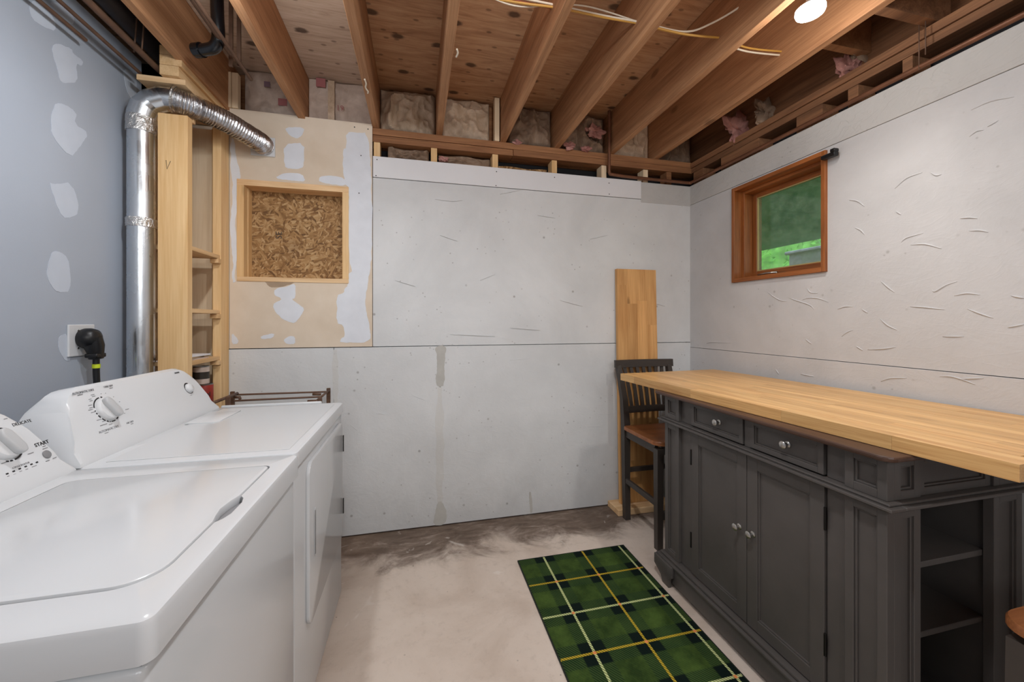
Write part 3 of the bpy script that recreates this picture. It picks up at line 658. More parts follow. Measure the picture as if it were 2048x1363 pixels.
# ------------------------------------------------------------------ window in the right wall
wd = struct('window_1')
x0 = XR - .016
def jamb(n, y0, y1, z0, z1, xa, xb, m): obj(n, MB().box(xa, y0, z0, xb, y1, z1, .0015), m, wd)
jamb('frame_jamb', RW1 - .022, RW1, RZ0, RZ1, x0, XR + .20, M['cedar'])
jamb('frame_jamb', RW0, RW0 + .022, RZ0, RZ1, x0, XR + .20, M['cedar'])
jamb('frame_head', RW0 + .022, RW1 - .022, RZ1 - .022, RZ1, x0, XR + .20, M['cedar_y'])
jamb('frame_sill', RW0 + .022, RW1 - .022, RZ0, RZ0 + .024, x0, XR + .20, M['cedar_y'])
# stepped stop and sash
a, b, c, d = RW0 + .022, RW1 - .022, RZ0 + .024, RZ1 - .022
jamb('stop_bead', b - .018, b, c, d, XR + .045, XR + .11, M['cedar']); jamb('stop_bead', a, a + .018, c, d, XR + .045, XR + .11, M['cedar'])
jamb('stop_bead', a + .018, b - .018, d - .018, d, XR + .045, XR + .11, M['cedar_y'])
obj('sash_stile', MB().box(XR + .112, b - .045, c, XR + .145, b, d, .002), M['cedar'], wd)
obj('sash_stile', MB().box(XR + .112, a, c, XR + .145, a + .045, d, .002), M['cedar'], wd)
obj('sash_rail', MB().box(XR + .112, a + .045, d - .045, XR + .145, b - .045, d, .002), M['cedar_y'], wd)
obj('sash_rail', MB().box(XR + .100, a + .0, c, XR + .1119, b - .0, c + .03, .002), M['cedar_y'], wd)
obj('sash_rail', MB().box(XR + .112, a + .045, c, XR + .145, b - .045, c + .045, .002), M['cedar_y'], wd)
gb = MB()
for y0, y1, z0, z1 in ((b - .051, b - .045, c + .045, d - .045), (a + .045, a + .051, c + .045, d - .045), (a + .051, b - .051, d - .051, d - .045), (a + .051, b - .051, c + .045, c + .051)):
    gb.box(XR + .116, y0, z0, XR + .126, y1, z1)
obj('glazing_bead', gb, M['gasket'], wd)
obj('window_pane', MB().box(XR + .127, a + .045, c + .045, XR + .131, b - .045, d - .045), M['glass'], wd)
lt = MB(); yl = 1.86
lt.box(XR + .07, yl - .05, c + .001, XR + .098, yl + .03, c + .014, .003); lt.tube([(XR + .075, yl + .0, c + .018), (XR + .055, yl + .06, c + .018), (XR + .05, yl + .11, c + .012)], .006, 8)
obj('window_latch', lt, M['nickel'], wd)
# black clip on the upper near corner of the window frame
cl = MB(); p = onX(1655, 315, XR - .016)
cl.box(p.x - .03, p.y - .055, p.z - .012, p.x - .001, p.y + .012, p.z + .008, .003); cl.box(p.x - .034, p.y - .058, p.z + .006, p.x - .004, p.y - .035, p.z + .022, .003)
tag(obj('window_clip', cl, M['black']), 'small black metal clip at the upper right corner of the window frame', 'clip')

# ------------------------------------------------------------------ outside
gr = obj('ground', MB().box(2.3, -4, 1.25, 12, 10, 1.42), M['soil'], origin='world', kind='structure')
sf = thing('deck', 'green painted deck underside seen through the window', 'deck', (3.6, 2.6, 2.36))
for i in range(20):
    obj('deck_board', MB().box(-1.3 + i * .137, -2.6, 0, -1.3 + i * .137 + .136, 4.0, .03), M['green_paint'], sf)
def bush(x, y, z, r, h, seed, label):
    rnd = random.Random(seed); mb = MB(); b = mb.bm
    for k in range(2600):
        th, ph = rnd.uniform(0, 6.28), math.acos(rnd.uniform(-.2, 1)); rr = rnd.uniform(.6, 1)
        c_ = Vector((x + r * rr * math.sin(ph) * math.cos(th), y + r * rr * math.sin(ph) * math.sin(th), z + h * rr * math.cos(ph)))
        u = Vector((rnd.gauss(0, 1), rnd.gauss(0, 1), rnd.gauss(0, 1))).normalized(); v = u.orthogonal().normalized(); s_ = rnd.uniform(.07, .13)
        b.faces.new([b.verts.new(c_ + u * s_), b.verts.new(c_ + v * s_ * .5), b.verts.new(c_ - u * s_), b.verts.new(c_ - v * s_ * .5)])
    cr = bmesh.new(); bmesh.ops.create_icosphere(cr, subdivisions=3, radius=1)
    for v_ in cr.verts: v_.co = Vector((v_.co.x * r * .8, v_.co.y * r * .8, max(0, v_.co.z) * h * .8)) * (1 + .1 * math.sin(v_.co.x * 9 + v_.co.y * 7))
    mb._merge(cr, Matrix.Translation((x, y, z)))
    o = obj('shrub', mb, M['leaf']); return tag(o, label, 'shrub')
bush(6.2, 6.9, 1.42, .9, 1.2, 1, 'bright green shrub at the left of the window view')
bush(8.0, 5.6, 1.42, .8, 1.1, 2, 'green shrub behind the pale rock outside')
bush(9.6, 8.9, 1.42, 2.2, 3.2, 3, 'tall green shrub farthest from the window')
bush(9.4, 3.4, 1.42, 1.6, 2.8, 6, 'tall shrub at the far right beyond the pale boulder')
bush(7.2, 3.9, 1.42, .6, .8, 5, 'low shrub at the right of the window view')
gw = thing('garden_wall', 'pale rendered garden wall outside, low right in the window view', 'wall', (5.35, 3.0, 1.42))
obj('wall_body', MB().box(-.12, -1.8, 0, .12, 1.55, .84, .01), M['stone'], gw)
obj('coping', MB().box(-.16, -1.84, .841, .16, 1.59, .885, .01), M['stone'], gw)

# ================================================================== LAMP, CABLES, PIPES
def bulb(loc, label, full=True):
    t = thing('ceiling_bulb', label, 'lamp', loc, 0)
    obj('glowing_face', MB().lathe([(0, -.004), (.02, -.0035), (.036, -.001), (.045, .004), (.048, .012), (.0475, .022)], 40), M['glow'], t, smooth=60)
    obj('bulb_body', MB().lathe([(.046, .0225), (.026, .038), (.013, .055), (.012, .12)], 32), M['knobw'], t, smooth=60)
    obj('lamp_holder', MB().lathe([(.020, .10), (.022, .15), (.022, ZS - loc[2] - .06), (.05, ZS - loc[2] - .04), (.052, ZS - loc[2] - .002)], 32), M['knobw'], t, smooth=40)
    return t
bulb(LAMP1, 'lit reflector bulb glowing white between the right-hand joists')
# cables through the joists
cb_ = struct('cable_tmp'); bpy.data.objects.remove(cb_)
def cable(name, pts, r, m, label, n=8, grp=None):
    mb = MB().tube(smooth_path(pts, n), r, 8); o = obj(name, mb, m, smooth=60); return tag(o, label, 'cable' if 'cable' in name else 'pipe', grp)
cable('electric_cable', [(-.5, 1.50, 2.60), (.135, 1.515, 2.60), (.552, 1.50, 2.585), (.76, 1.50, 2.582), (.93, 1.50, 2.585), (1.15, 1.51, 2.59), (1.25, 1.46, 2.605), (1.345, 1.35, 2.64), (1.40, 1.22, 2.70)], .0042, M['romex'], 'white flat cable curving up towards the glowing bulb')
cable('electric_cable', [(-.5, 1.54, 2.59), (.135, 1.55, 2.60), (.40, 1.515, 2.578), (.552, 1.50, 2.575), (.76, 1.502, 2.576), (.93, 1.505, 2.582), (1.15, 1.50, 2.572), (1.34, 1.49, 2.58)], .0045, M['romexy'], 'yellow cable running through the joists beside the white ones', grp=None)
cable('electric_cable', [(-.5, 1.52, 2.62), (.135, 1.53, 2.61), (.38, 1.53, 2.575), (.552, 1.505, 2.592), (.70, 1.50, 2.606), (.93, 1.505, 2.588)], .003, M['romex'], 'thin white cable arching above the others between two joists')
cable('electric_cable', [(-.5, 1.56, 2.6), (.135, 1.54, 2.595), (.35, 1.52, 2.59), (.552, 1.52, 2.585)], .0035, M['romexr'], 'reddish cable beside the white ones at the top edge')
cable('electric_cable', [(.93, 1.52, 2.592), (1.15, 1.515, 2.582), (1.345, 1.50, 2.586), (1.5, 1.51, 2.575), (1.70, 1.50, 2.583)], .004, M['romexy'], 'pale tan cable crossing the bay below the bulb, upper of the pair')
cable('electric_cable', [(1.345, 1.51, 2.575), (1.5, 1.52, 2.566), (1.70, 1.51, 2.572)], .004, M['romex'], 'white cable crossing the bay below the bulb, lower of the pair')
# copper pipe: down the far wall then along the right wall
pz = 2.322
cable('copper_pipe', [(1.300, 2.485, 2.765), (1.300, 2.485, 2.50), (1.300, 2.485, 2.36), (1.305, 2.488, 2.335), (1.33, 2.49, 2.327), (1.5, 2.492, 2.322), (1.93, 2.495, pz), (1.955, 2.49, pz), (1.962, 2.46, pz), (1.964, 2.2, pz), (1.964, 1.2, pz), (1.964, -.5, pz), (1.964, -2.2, pz)], .011, M['copper'], 'aged copper pipe dropping from the joists and running along the wall tops', 10)
for i, (px, lab) in enumerate(((1838, 'thin hanging wire nearer the window above the right wall'), (1851, 'thin hanging wire nearer the camera above the right wall'))):
    a = onX(px, 60, 1.955); b = onX(px, 140 - i * 30, 1.955)
    tag(obj('pipe_hanger', MB().tube([a + Vector((0, 0, .05)), b], .0022, 6), M['iron']), lab, 'wire')
# pipes above the left wall
def zpipe(pxs, z, r, m, label, seg=12, ext=1.6):
    a, b = onZ(*pxs[0], z), onZ(*pxs[1], z); x = (a.x + b.x) / 2
    return tag(obj('overhead_pipe', MB().tube([(x, a.y - ext, z), (x, b.y, z)], r, seg), m, smooth=60), label, 'pipe', None)
zpipe([(90, 0), (157, 78)], 2.395, .0075, M['iron'], 'thin brown pipe that stops short on the upper left wall')
zpipe([(150, 25), (275, 145)], 2.425, .0075, M['iron'], 'thin brown pipe running along the upper left wall to the corner')
zpipe([(190, 15), (322, 145)], 2.45, .013, M['iron'], 'thicker brown pipe left of the dark duct at the ceiling')
tag(obj('overhead_duct', MB().tube([(-1.215, .2, 2.60), (-1.215, 2.3, 2.60)], .042, 20), M['darkpipe'], smooth=60), 'dark round duct between the left wall and first joist', 'duct')
zpipe([(445, 60), (492, 158)], 2.47, .008, M['iron'], 'brown pipe ending above the pale upright block, right one')
zpipe([(400, 10), (452, 105)], 2.50, .010, M['iron'], 'brown pipe left one beside the black drain elbow')
tag(obj('cross_pipe', MB().tube([(-1.30, 1.66, 2.415), (-1.13, 1.66, 2.44)], .009, 10), M['iron'], smooth=60), 'short brown cross pipe joining the pipes at the upper left', 'pipe')
for px, z0, z1, lab in ((462, 2.47, 2.70, 'brown strap hanger above the insulation, left one'), (478, 2.47, 2.66, 'brown strap hanger above the insulation, right one')):
    p = onZ(px, 120, 2.5); tag(obj('strap_hanger', MB().box(p.x - .008, p.y - .004, z0, p.x + .008, p.y + .004, ZS - .002), M['iron']), lab, 'bracket')
for px, lab in ((268, 'thin wire loop holding the brown pipe, left'), (283, 'thin wire loop holding the brown pipe, right')):
    p = onZ(px, 100, 2.46); tag(obj('pipe_hanger', MB().tube([(p.x, p.y, 2.45), (p.x + .01, p.y, 2.6), (p.x + .012, p.y, 2.765)], .003, 6), M['iron']), lab, 'wire')
ab = smooth_path([(-.815, 1.87, 2.765), (-.82, 1.89, 2.60), (-.825, 1.91, 2.51), (-.845, 1.925, 2.475), (-.89, 1.94, 2.465), (-.93, 1.955, 2.465)], 8)
t = thing('drain_pipe', 'shiny black plastic drain elbow beneath the plywood', 'pipe', (0, 0, 0))
obj('pipe_elbow', MB().tube(ab, .024, 20), M['abs'], t, smooth=60)
obj('pipe_hub', MB().tube([ab[-1] - Vector((-.03, .012, 0)), ab[-1]], .029, 20), M['abs'], t, smooth=60)

# ================================================================== NICHE SHELVING in the corner
cp = thing('corner_shelving', 'pine framed niche shelving in the left corner behind the dryer', 'shelving', (-1.15, 2.31, 0))
def cpb(n, x0, y0, z0, x1, y1, z1, m, bev=.0015, lab=None):
    return obj(n, MB().box(x0 + 1.15, y0 - 2.31, z0, x1 + 1.15, y1 - 2.31, z1, bev), m, cp, lab)
cpb('side_post', -1.150, 2.105, 0, -1.033, 2.145, 2.25, M['pine_z'])
cpb('side_post', -1.29, 2.21, 0, -1.152, 2.25, 2.36, M['pine_z'])
cpb('back_board', -1.29, 2.492, 0, -1.10, 2.508, 2.36, M['pine_pale'])
cpb('back_board', -1.098, 2.470, 0, -1.071, 2.506, 2.36, M['pine_z'])
cpb('corner_post', -1.070, 2.415, 0, -1.031, 2.508, 2.36, M['pine_z'])
for z in (1.655, 1.360, 1.112, .835):
    cpb('shelf', -1.285, 2.146, z - .02, -1.035, 2.414, z, M['pine_y'], .001)
    if z > .9: cpb('shelf_cleat', -1.069, 2.385, z - .045, -1.03, 2.4145, z - .021, M['pine_y'], .001)
cpb('header_board', -1.228, 2.19, 2.255, -1.05, 2.208, 2.385, M['pine_x'])
cpb('header_plate', -1.228, 2.10, 2.387, -1.04, 2.50, 2.412, M['pine_x'])
cpb('header_beam', -1.130, 2.08, 2.413, -1.056, 2.505, 2.458, M['pine_y'])
cpb('header_beam', -1.130, 2.08, 2.459, -1.044, 2.505, 2.505, M['pine_y'])
cpb('header_beam', -1.130, 2.08, 2.506, -1.044, 2.505, 2.545, M['pine_y'])
cpb('upright_block', -1.055, 2.50, 2.502, -1.018, 2.54, 2.70, M['pine_pale']); cpb('upright_block', -1.016, 2.502, 2.502, -.985, 2.54, 2.70, M['pine_pale'])
chk = [onY(332, 320, 2.1045), onY(334, 338, 2.1045), onY(341, 322, 2.1045)]
obj('pencil_mark', MB().tube([v - Vector((-1.15, 2.31, 0)) for v in (chk[0], chk[1], chk[2])], .001, 5), M['ink'], cp)
# things on the shelves
pk = thing('paper_stack', 'folded white papers lying on the third niche shelf', 'papers', (-1.10, 2.22, 1.1125))
obj('sheet', MB().box(-.07, -.09, 0, .055, .10, .006), M['cream'], pk); obj('sheet', MB().box(-.06, -.085, .007, .05, .09, .014, M=Matrix.Rotation(R(8), 4, 'Z')), M['kraft_torn'], pk)
obj('sheet', MB().box(-.05, -.08, .015, .05, .11, .022, M=Matrix.Rotation(R(-6), 4, 'Z')), M['paper'], pk)
def can(loc, r, h, body, label, band=None, txt=None):
    t = thing('food_can', label, 'can', loc)
    obj('can_body', MB().lathe([(r * .96, 0), (r, .004), (r, h - .004), (r * .96, h)], 28), body, t, smooth=50)
    obj('can_rim', MB().lathe([(r * .99, h), (r * 1.02, h + .002), (r * 1.02, h + .005), (r * .93, h + .005), (r * .93, h + .002), (0, h + .002)], 28), M['tin'], t, smooth=40)
    if band: obj('label_band', MB().tube([(0, 0, h * .3), (0, 0, h * .72)], r * 1.012, 28, cap=False), band, t, smooth=60)
    if txt:
        text_part(txt, .030, Matrix.Rotation(R(24.6), 4, 'Z') @ Matrix.Translation((0, -r * 1.02, h * .66)) @ Matrix.Rotation(R(90), 4, 'X'), M['ink'], t, bold=.0004)
    return t
can((-1.075, 2.345, .836), .037, .135, M['red'], 'red can at the front right of the lowest niche shelf', None, 'Shel')
can((-1.080, 2.325, .980), .034, .085, M['cream'], 'cream and black can stacked on the red can', M['darkcan'])
can((-1.165, 2.29, .836), .037, .13, M['darkcan'], 'dark can left of the red can on the lowest niche shelf')
can((-1.13, 2.21, .836), .033, .15, M['darkcan'], 'tall dark can partly hidden by the dryer console', M['cream'])

# ================================================================== DUCT
du = thing('dryer_duct', 'silver rigid and flexible dryer vent duct in the left corner', 'duct', (-1.215, 2.105, .3))
def dv(p): return Vector(p) - Vector((-1.215, 2.105, .3))
dx, dyy = -1.222, 2.10
dy_ = 2.125
obj('rigid_duct', MB().tube([dv((dx, dy_, .3)), dv((dx, dy_, 1.74)), dv((dx, dy_, 2.20))], .05, 36), M['galv'], du, smooth=60)
el = [(dx, dy_, 2.19), (dx, dy_, 2.235), (dx + .012, dy_, 2.275), (dx + .04, dy_ + .002, 2.305), (dx + .08, dy_ + .005, 2.325), (dx + .12, dy_ + .01, 2.33)]
for i in range(len(el) - 1):
    a, b = Vector(el[i]), Vector(el[i + 1]); e_ = (b - a) * .12
    obj('elbow_gore', MB().tube([dv(a - e_), dv(b + e_)], .0515 + .0008 * (i % 2), 36), M['galv'], du, smooth=60)
for zc, hh in ((1.745, .02), (2.19, .035)):
    tp = MB()
    n = 40; loops = []
    for k in range(9):
        t_ = -hh + 2 * hh * k / 8
        loops.append([tuple(dv((dx + (.0525 + random.uniform(0, .0035)) * math.cos(j / n * 6.283), dy_ + (.0525 + random.uniform(0, .0035)) * math.sin(j / n * 6.283), zc + t_))) for j in range(n)])
    tp.loft(loops)
    obj('foil_tape', tp, M['tape'], du, smooth=25)
fp = smooth_path([(dx + .115, dy_ + .008, 2.332), (-1.06, 2.15, 2.325), onY(400, 219, 2.20), onY(450, 242, 2.28), onY(497, 270, 2.38), onY(520, 284, 2.45), onY(527, 291, 2.505)], 30)
rr = [.052 + .0028 * math.sin(i * 2 * math.pi / 3.2) for i in range(len(fp))]
obj('flexible_duct', MB().tube([dv(p) for p in fp], rr, 36), M['flex'], du, smooth=70)
n = 36; j0 = fp[4]; lp = []
for k in range(10):
    c_ = fp[k]; nx_ = (fp[k + 1] - fp[k]).normalized(); a_ = nx_.orthogonal().normalized(); b_ = nx_.cross(a_)
    lp.append([tuple(dv(c_ + (a_ * math.cos(j / n * 6.283) + b_ * math.sin(j / n * 6.283)) * (.0565 + random.uniform(0, .004)))) for j in range(n)])
obj('foil_tape', MB().loft(lp), M['tape'], du, smooth=25)
pa, pb = onY(502, 272, YD), onY(551, 315, YD)
obj('vent_plate', MB().box(pa.x + 1.215, YD - .008 - 2.105, pb.z - .3, pb.x + 1.215, YD - .001 - 2.105, pa.z - .3, .002), M['enamel2'], du)

# ================================================================== OUTLET AND CORD
pc = Vector((XL, 1.905, 1.225))
ou = thing('power_outlet', 'white wall plate of the dryer outlet above the dryer', 'outlet', tuple(pc))
obj('wall_plate', MB().box(0, -.062, -.062, .008, .062, .062, .003, 2), M['enamel2'], ou)
obj('plate_screw', MB().lathe([(0, .002), (.004, .002), (.004, 0)], 10, Matrix.Translation((.0075, -.02, .038)) @ Matrix.Rotation(R(90), 4, 'Y')), M['nickel'], ou)
obj('plate_screw', MB().lathe([(0, .002), (.004, .002), (.004, 0)], 10, Matrix.Translation((.0075, -.02, -.03)) @ Matrix.Rotation(R(90), 4, 'Y')), M['nickel'], ou)
# ================================================================== APPLIANCES
XC = -.872      # console foot
def rounded_rect(x0, y0, x1, y1, r, n=6, rs=None):
    rs = rs or (r, r, r, r); out = []
    for (cx, cy, a0, rr_) in ((x1 - rs[0], y0 + rs[0], -90, rs[0]), (x1 - rs[1], y1 - rs[1], 0, rs[1]), (x0 + rs[2], y1 - rs[2], 90, rs[2]), (x0 + rs[3], y0 + rs[3], 180, rs[3])):
        for k in range(n + 1):
            a = R(a0 + 90 * k / n); out.append((cx + rr_ * math.cos(a), cy + rr_ * math.sin(a)))
    return out
NV = Vector((.906, 0, .423)); VV = Vector((-.423, 0, .906)); UV = Vector((0, 1, 0))
def fx(z): return XC - .012 - (z - .962) * .467          # console face x at height z (world)
def face_pt(px, py, off=0.0):
    P0 = Vector((fx(1.03), 0, 1.03)); r = ray(px, py); e = Vector((0, 0, EYE)); t = (P0 - e).dot(NV) / r.dot(NV); return e + r * t + NV * off
def console(parent, loc, y0, y1):
    # cross-section in x,z (world) from front foot, up the face, over the top, down the back
    prof = [(XC + .012, .914), (XC + .010, .925), (XC - .012, .962), (fx(1.0), 1.0), (fx(1.05), 1.05), (fx(1.085), 1.085), (fx(1.10) - .006, 1.102), (fx(1.1) - .02, 1.108), (-1.005, 1.102), (-1.028, 1.07), (-1.03, .914)]
    loops = []
    def stn(y, s, edge):
        L = []
        for x, z in prof:
            zz = .914 + (z - .914) * s; tp_ = (zz - .914) * .42 * edge
            xx = x if z < .97 else x + 0
            if x < XC + .02 and z > .962: xx = x + (z - zz) * .467
            if x <= -1.0: xx = x
            L.append(Vector((xx, y + tp_, zz)) - loc)
        return L
    E_ = [(0, .72), (.003, .80), (.009, .88), (.02, .945), (.036, .985), (.06, 1.0)]
    for o_, s in E_: loops.append(stn(y0 + o_, s, 1))
    for o_, s in E_[::-1]: loops.append(stn(y1 - o_, s, -1))
    obj('control_console', MB().loft(loops), M['enamel2'], parent, smooth=28)
def frameM(p, loc, rot=0.0):
    m = Matrix(((UV.x, VV.x, NV.x, p.x - loc.x), (UV.y, VV.y, NV.y, p.y - loc.y), (UV.z, VV.z, NV.z, p.z - loc.z), (0, 0, 0, 1)))
    return m @ Matrix.Rotation(rot, 4, 'Z')
def dial(parent, p, loc, r, rot, segs):
    Mx = frameM(p, loc)
    k = obj('control_dial', MB().lathe([(r, 0), (r, .004), (r * .93, .010), (r * .88, .012), (r * .6, .013), (0, .013)], 40, Mx), M['knobw'], parent, smooth=40)
    gp = MB(); Mr = frameM(p, loc, rot)
    gp.prism([(-r * .95, -.007), (-r * .6, -.013), (r * .6, -.013), (r * .95, -.007), (r * .95, .007), (r * .6, .013), (-r * .6, .013), (-r * .95, .007)], .010, .026, 'z', .005, 3, M=Mr)
    g_ = obj('dial_grip', gp, M['knobg'], k, smooth=40)
    ar = MB()
    for a0, a1 in segs:
        nn = max(2, int(abs(a1 - a0) / 6)); inner = [(r * 1.07 * math.cos(R(a0 + (a1 - a0) * i / nn)), r * 1.07 * math.sin(R(a0 + (a1 - a0) * i / nn))) for i in range(nn + 1)]
        outer = [(r * 1.17 * math.cos(R(a0 + (a1 - a0) * i / nn)), r * 1.17 * math.sin(R(a0 + (a1 - a0) * i / nn))) for i in range(nn + 1)]
        ar.prism(outer + inner[::-1], 0.0002, .0007, 'z', M=Mx)
    obj('dial_scale', ar, M['ink'], parent, kind='stuff')
def dashes(parent, loc, items, m='inkg'):
    mb = MB()
    for px, py, w_, h_ in items:
        p = face_pt(px, py); mb.box(-w_ / 2, -h_ / 2, .0002, w_ / 2, h_ / 2, .0007, M=frameM(p, loc))
    obj('printed_lines', mb, M[m], parent, kind='stuff')
def ftext(s, px, py, size, parent, loc, m='inkg', bold=0.0):
    text_part(s, size, frameM(face_pt(px, py, .0002), loc), M[m], parent, bold=bold)
def fill_loop_ring(mb, outer, inner, z, z1):
    """top ring between two loops, outer wall down to z1, inner wall down to z-..."""
    pass
def deck(parent, loc, x0, y0, x1, y1, z0, z1, hole=None, m='enamel', r=.018, well=.03):
    lv = lambda pts, z: [Vector((x, y, z)) - loc for x, y in pts]
    b = bmesh.new()
    O = lambda inset: rounded_rect(x0 + inset, y0 + inset, x1 - inset, y1 - inset, max(.004, r - inset), 6)
    loops = [lv(O(0), z0), lv(O(0), z1 - .010), lv(O(.003), z1 - .003), lv(O(.009), z1)]
    rings = [[b.verts.new(p) for p in L] for L in loops]; n = len(rings[0])
    for A, B in zip(rings, rings[1:]):
        for k in range(n): b.faces.new((A[k], A[(k + 1) % n], B[(k + 1) % n], B[k]))
    b.faces.new(rings[0][::-1])
    if not hole: b.faces.new(rings[-1])
    else:
        h0 = [b.verts.new(p) for p in lv(hole, z1)]; h1 = [b.verts.new(p) for p in lv(hole, z1 - well)]; m_ = len(h0)
        for k in range(m_): b.faces.new((h0[k], h0[(k + 1) % m_], h1[(k + 1) % m_], h1[k]))
        b.faces.new(h1)
        edges = [b.edges.get((rings[-1][k], rings[-1][(k + 1) % n])) for k in range(n)] + [b.edges.get((h0[k], h0[(k + 1) % m_])) for k in range(m_)]
        bmesh.ops.triangle_fill(b, use_beauty=True, edges=edges)
    bmesh.ops.recalc_face_normals(b, faces=b.faces)
    mb = MB(); mb._merge(b); return obj('top_deck', mb, M[m], parent, smooth=35)

# ---- dryer
DL = Vector((-.69, 1.635, 0))
dr = thing('clothes_dryer', 'white front loading dryer standing farther from the camera', 'dryer', tuple(DL))
def lb(n, p, x0, y0, z0, x1, y1, z1, m, L, bev=0, seg=1, lab=None, smooth=None):
    return obj(n, MB().box(x0 - L.x, y0 - L.y, z0 - L.z, x1 - L.x, y1 - L.y, z1 - L.z, bev, seg), m, p, lab, smooth=smooth)
lb('body', dr, -1.03, 1.263, .012, -.352, 2.000, .869, M['enamel'], DL, .010, 3, smooth=40)
lb('base_plinth', dr, -1.0, 1.29, 0, -.39, 1.97, .0119, M['greyp'], DL)
deck(dr, DL, -1.03, 1.261, -.343, 2.003, .871, .914)
lb('top_panel', dr, -.83, 1.30, .914, -.375, 1.965, .9158, M['enamel'], DL, .0015, 1)
console(dr, DL, 1.262, 2.0)
hp = rounded_rect(1.385, .30, 1.955, .835, .04, 6)
d_ = obj('dryer_door', MB().prism([(u - DL.y, v) for u, v in hp], -.352 - DL.x, -.340 - DL.x, 'x', .003, 2), M['enamel'], dr, smooth=40)
obj('door_pull', MB().prism([(1.440 - DL.y, .515), (1.447 - DL.y, .500), (1.458 - DL.y, .507), (1.458 - DL.y, .655), (1.447 - DL.y, .668), (1.440 - DL.y, .655)], -.339 - DL.x, -.3375 - DL.x, 'x'), M['enamel'], d_)
obj('pull_slot', MB().box(-.340 - DL.x, 1.4445 - DL.y, .51, -.3368 - DL.x, 1.4485 - DL.y, .658), M['darkslot'], d_)
for z0, z1 in ((.69, .765), (.40, .47)):
    lb('door_hinge', dr, -.3405, 1.962, z0, -.336, 1.969, z1, M['darkslot'], DL)
lt_ = [onZ(x, y, .916) for x, y in ((402, 842), (418, 848), (452, 846), (492, 820), (430, 818))]
obj('lint_screen_cover', MB().prism([(-.845 - DL.x, 1.70 - DL.y), (-.75 - DL.x, 1.70 - DL.y), (-.735 - DL.x, 1.715 - DL.y), (-.735 - DL.x, 1.90 - DL.y), (-.845 - DL.x, 1.90 - DL.y)], .9158, .919, 'z', .003, 2), M['enamel2'], dr, smooth=40)
kp = face_pt(213, 818)
dial(dr, kp, DL, .036, R(110), [(95, 160), (172, 176), (183, 190), (196, 208), (216, 232), (238, 246), (251, 255), (260, 282), (293, 306), (312, 320), (78, 86)])
obj('dial_ring', MB().lathe([(.0245, 0), (.0245, .0006), (.0225, .0006), (.0225, 0)], 32, frameM(face_pt(377, 776), DL)), M['ink'], dr)
obj('push_button', MB().lathe([(.019, 0), (.019, .006), (.017, .009), (.012, .0135), (0, .0145)], 32, frameM(face_pt(377, 776), DL)), M['knobw'], dr, smooth=50)
ftext('AUTOMATIC DRY', 167, 783, .0095, dr, DL); ftext('TIME DRY', 217, 772, .0085, dr, DL); ftext('AIR DRY', 260, 844, .0085, dr, DL)
ftext('AUTOMATIC DRY', 218, 858, .0095, dr, DL); ftext('AMANA', 354, 745, .009, dr, DL, 'ink')
dashes(dr, DL, [(160, 789, .018, .002), (222, 775.5, .014, .0015), (185, 789, .013, .0015), (187, 792, .012, .0015), (180, 798, .010, .0015), (182, 801, .010, .0015), (180, 810, .013, .0015), (182, 815, .012, .0015), (181, 819, .016, .0015), (186, 824, .014, .0015), (199, 832, .005, .002),
    (198, 839, .017, .0015), (207, 842, .011, .0015), (207, 849, .026, .002), (221, 848, .013, .0015), (254, 818, .015, .0015), (249, 826, .004, .0015), (264, 847, .011, .0015), (213, 865, .014, .0015), (382, 790, .010, .0015), (227, 793, .003, .0015), (239, 803, .003, .0015), (202, 787, .003, .0015), (211, 786, .003, .0015)])

# its power cord, plugged into the wall outlet
PC_ = Vector((XL + .009, 1.905, 1.0)) - DL
def pv(p): return tuple(Vector(p) + PC_)
pg = obj('power_cord', MB().tube(smooth_path([pv(p) for p in ((.036, .012, .155), (.036, .012, .10), (.036, .016, .03), (.03, .03, -.06), (.03, .05, -.2), (.04, .06, -.5))], 8), .0105, 14), M['black'], dr, 'thick black power cord', smooth=60)
obj('plug_head', MB().lathe([(.006, 0), (.036, 0), (.040, .01), (.040, .028), (.034, .044), (.02, .054), (0, .056)], 28, Matrix.Translation(PC_ + Vector((0, 0, .232))) @ Matrix.Rotation(R(90), 4, 'Y')).tube([pv((.030, 0, .235)), pv((.034, .006, .20)), pv((.036, .01, .17)), pv((.036, .012, .15))], [.03, .03, .024, .022], 20).box(.016, -.018, .155, .058, .032, .172, .004, 2, M=Matrix.Translation(PC_)), M['black'], pg, smooth=50)
obj('warning_tag', MB().tube([pv((.036, .012, .128)), pv((.036, .012, .112))], .0125, 14), M['yellow'], pg, 'yellow tag', smooth=60)

# ---- washer
WL = Vector((-.69, .93, 0))
wa = thing('clothes_washer', 'white top loading washer nearest the camera', 'washer', tuple(WL))
lb('body', wa, -1.03, .608, .012, -.346, 1.247, .846, M['enamel'], WL, .012, 3, smooth=40)
lb('base_plinth', wa, -1.0, .63, 0, -.38, 1.22, .0119, M['greyp'], WL)
lb('shadow_gap', wa, -1.02, .614, .8461, -.353, 1.243, .8559, M['darkslot'], WL)
lid = rounded_rect(-.815, .684, -.382, 1.165, .05, 8, rs=(.055, .02, .02, .02))
hole = rounded_rect(-.820, .679, -.379, 1.170, .05, 8, rs=(.057, .022, .022, .022))
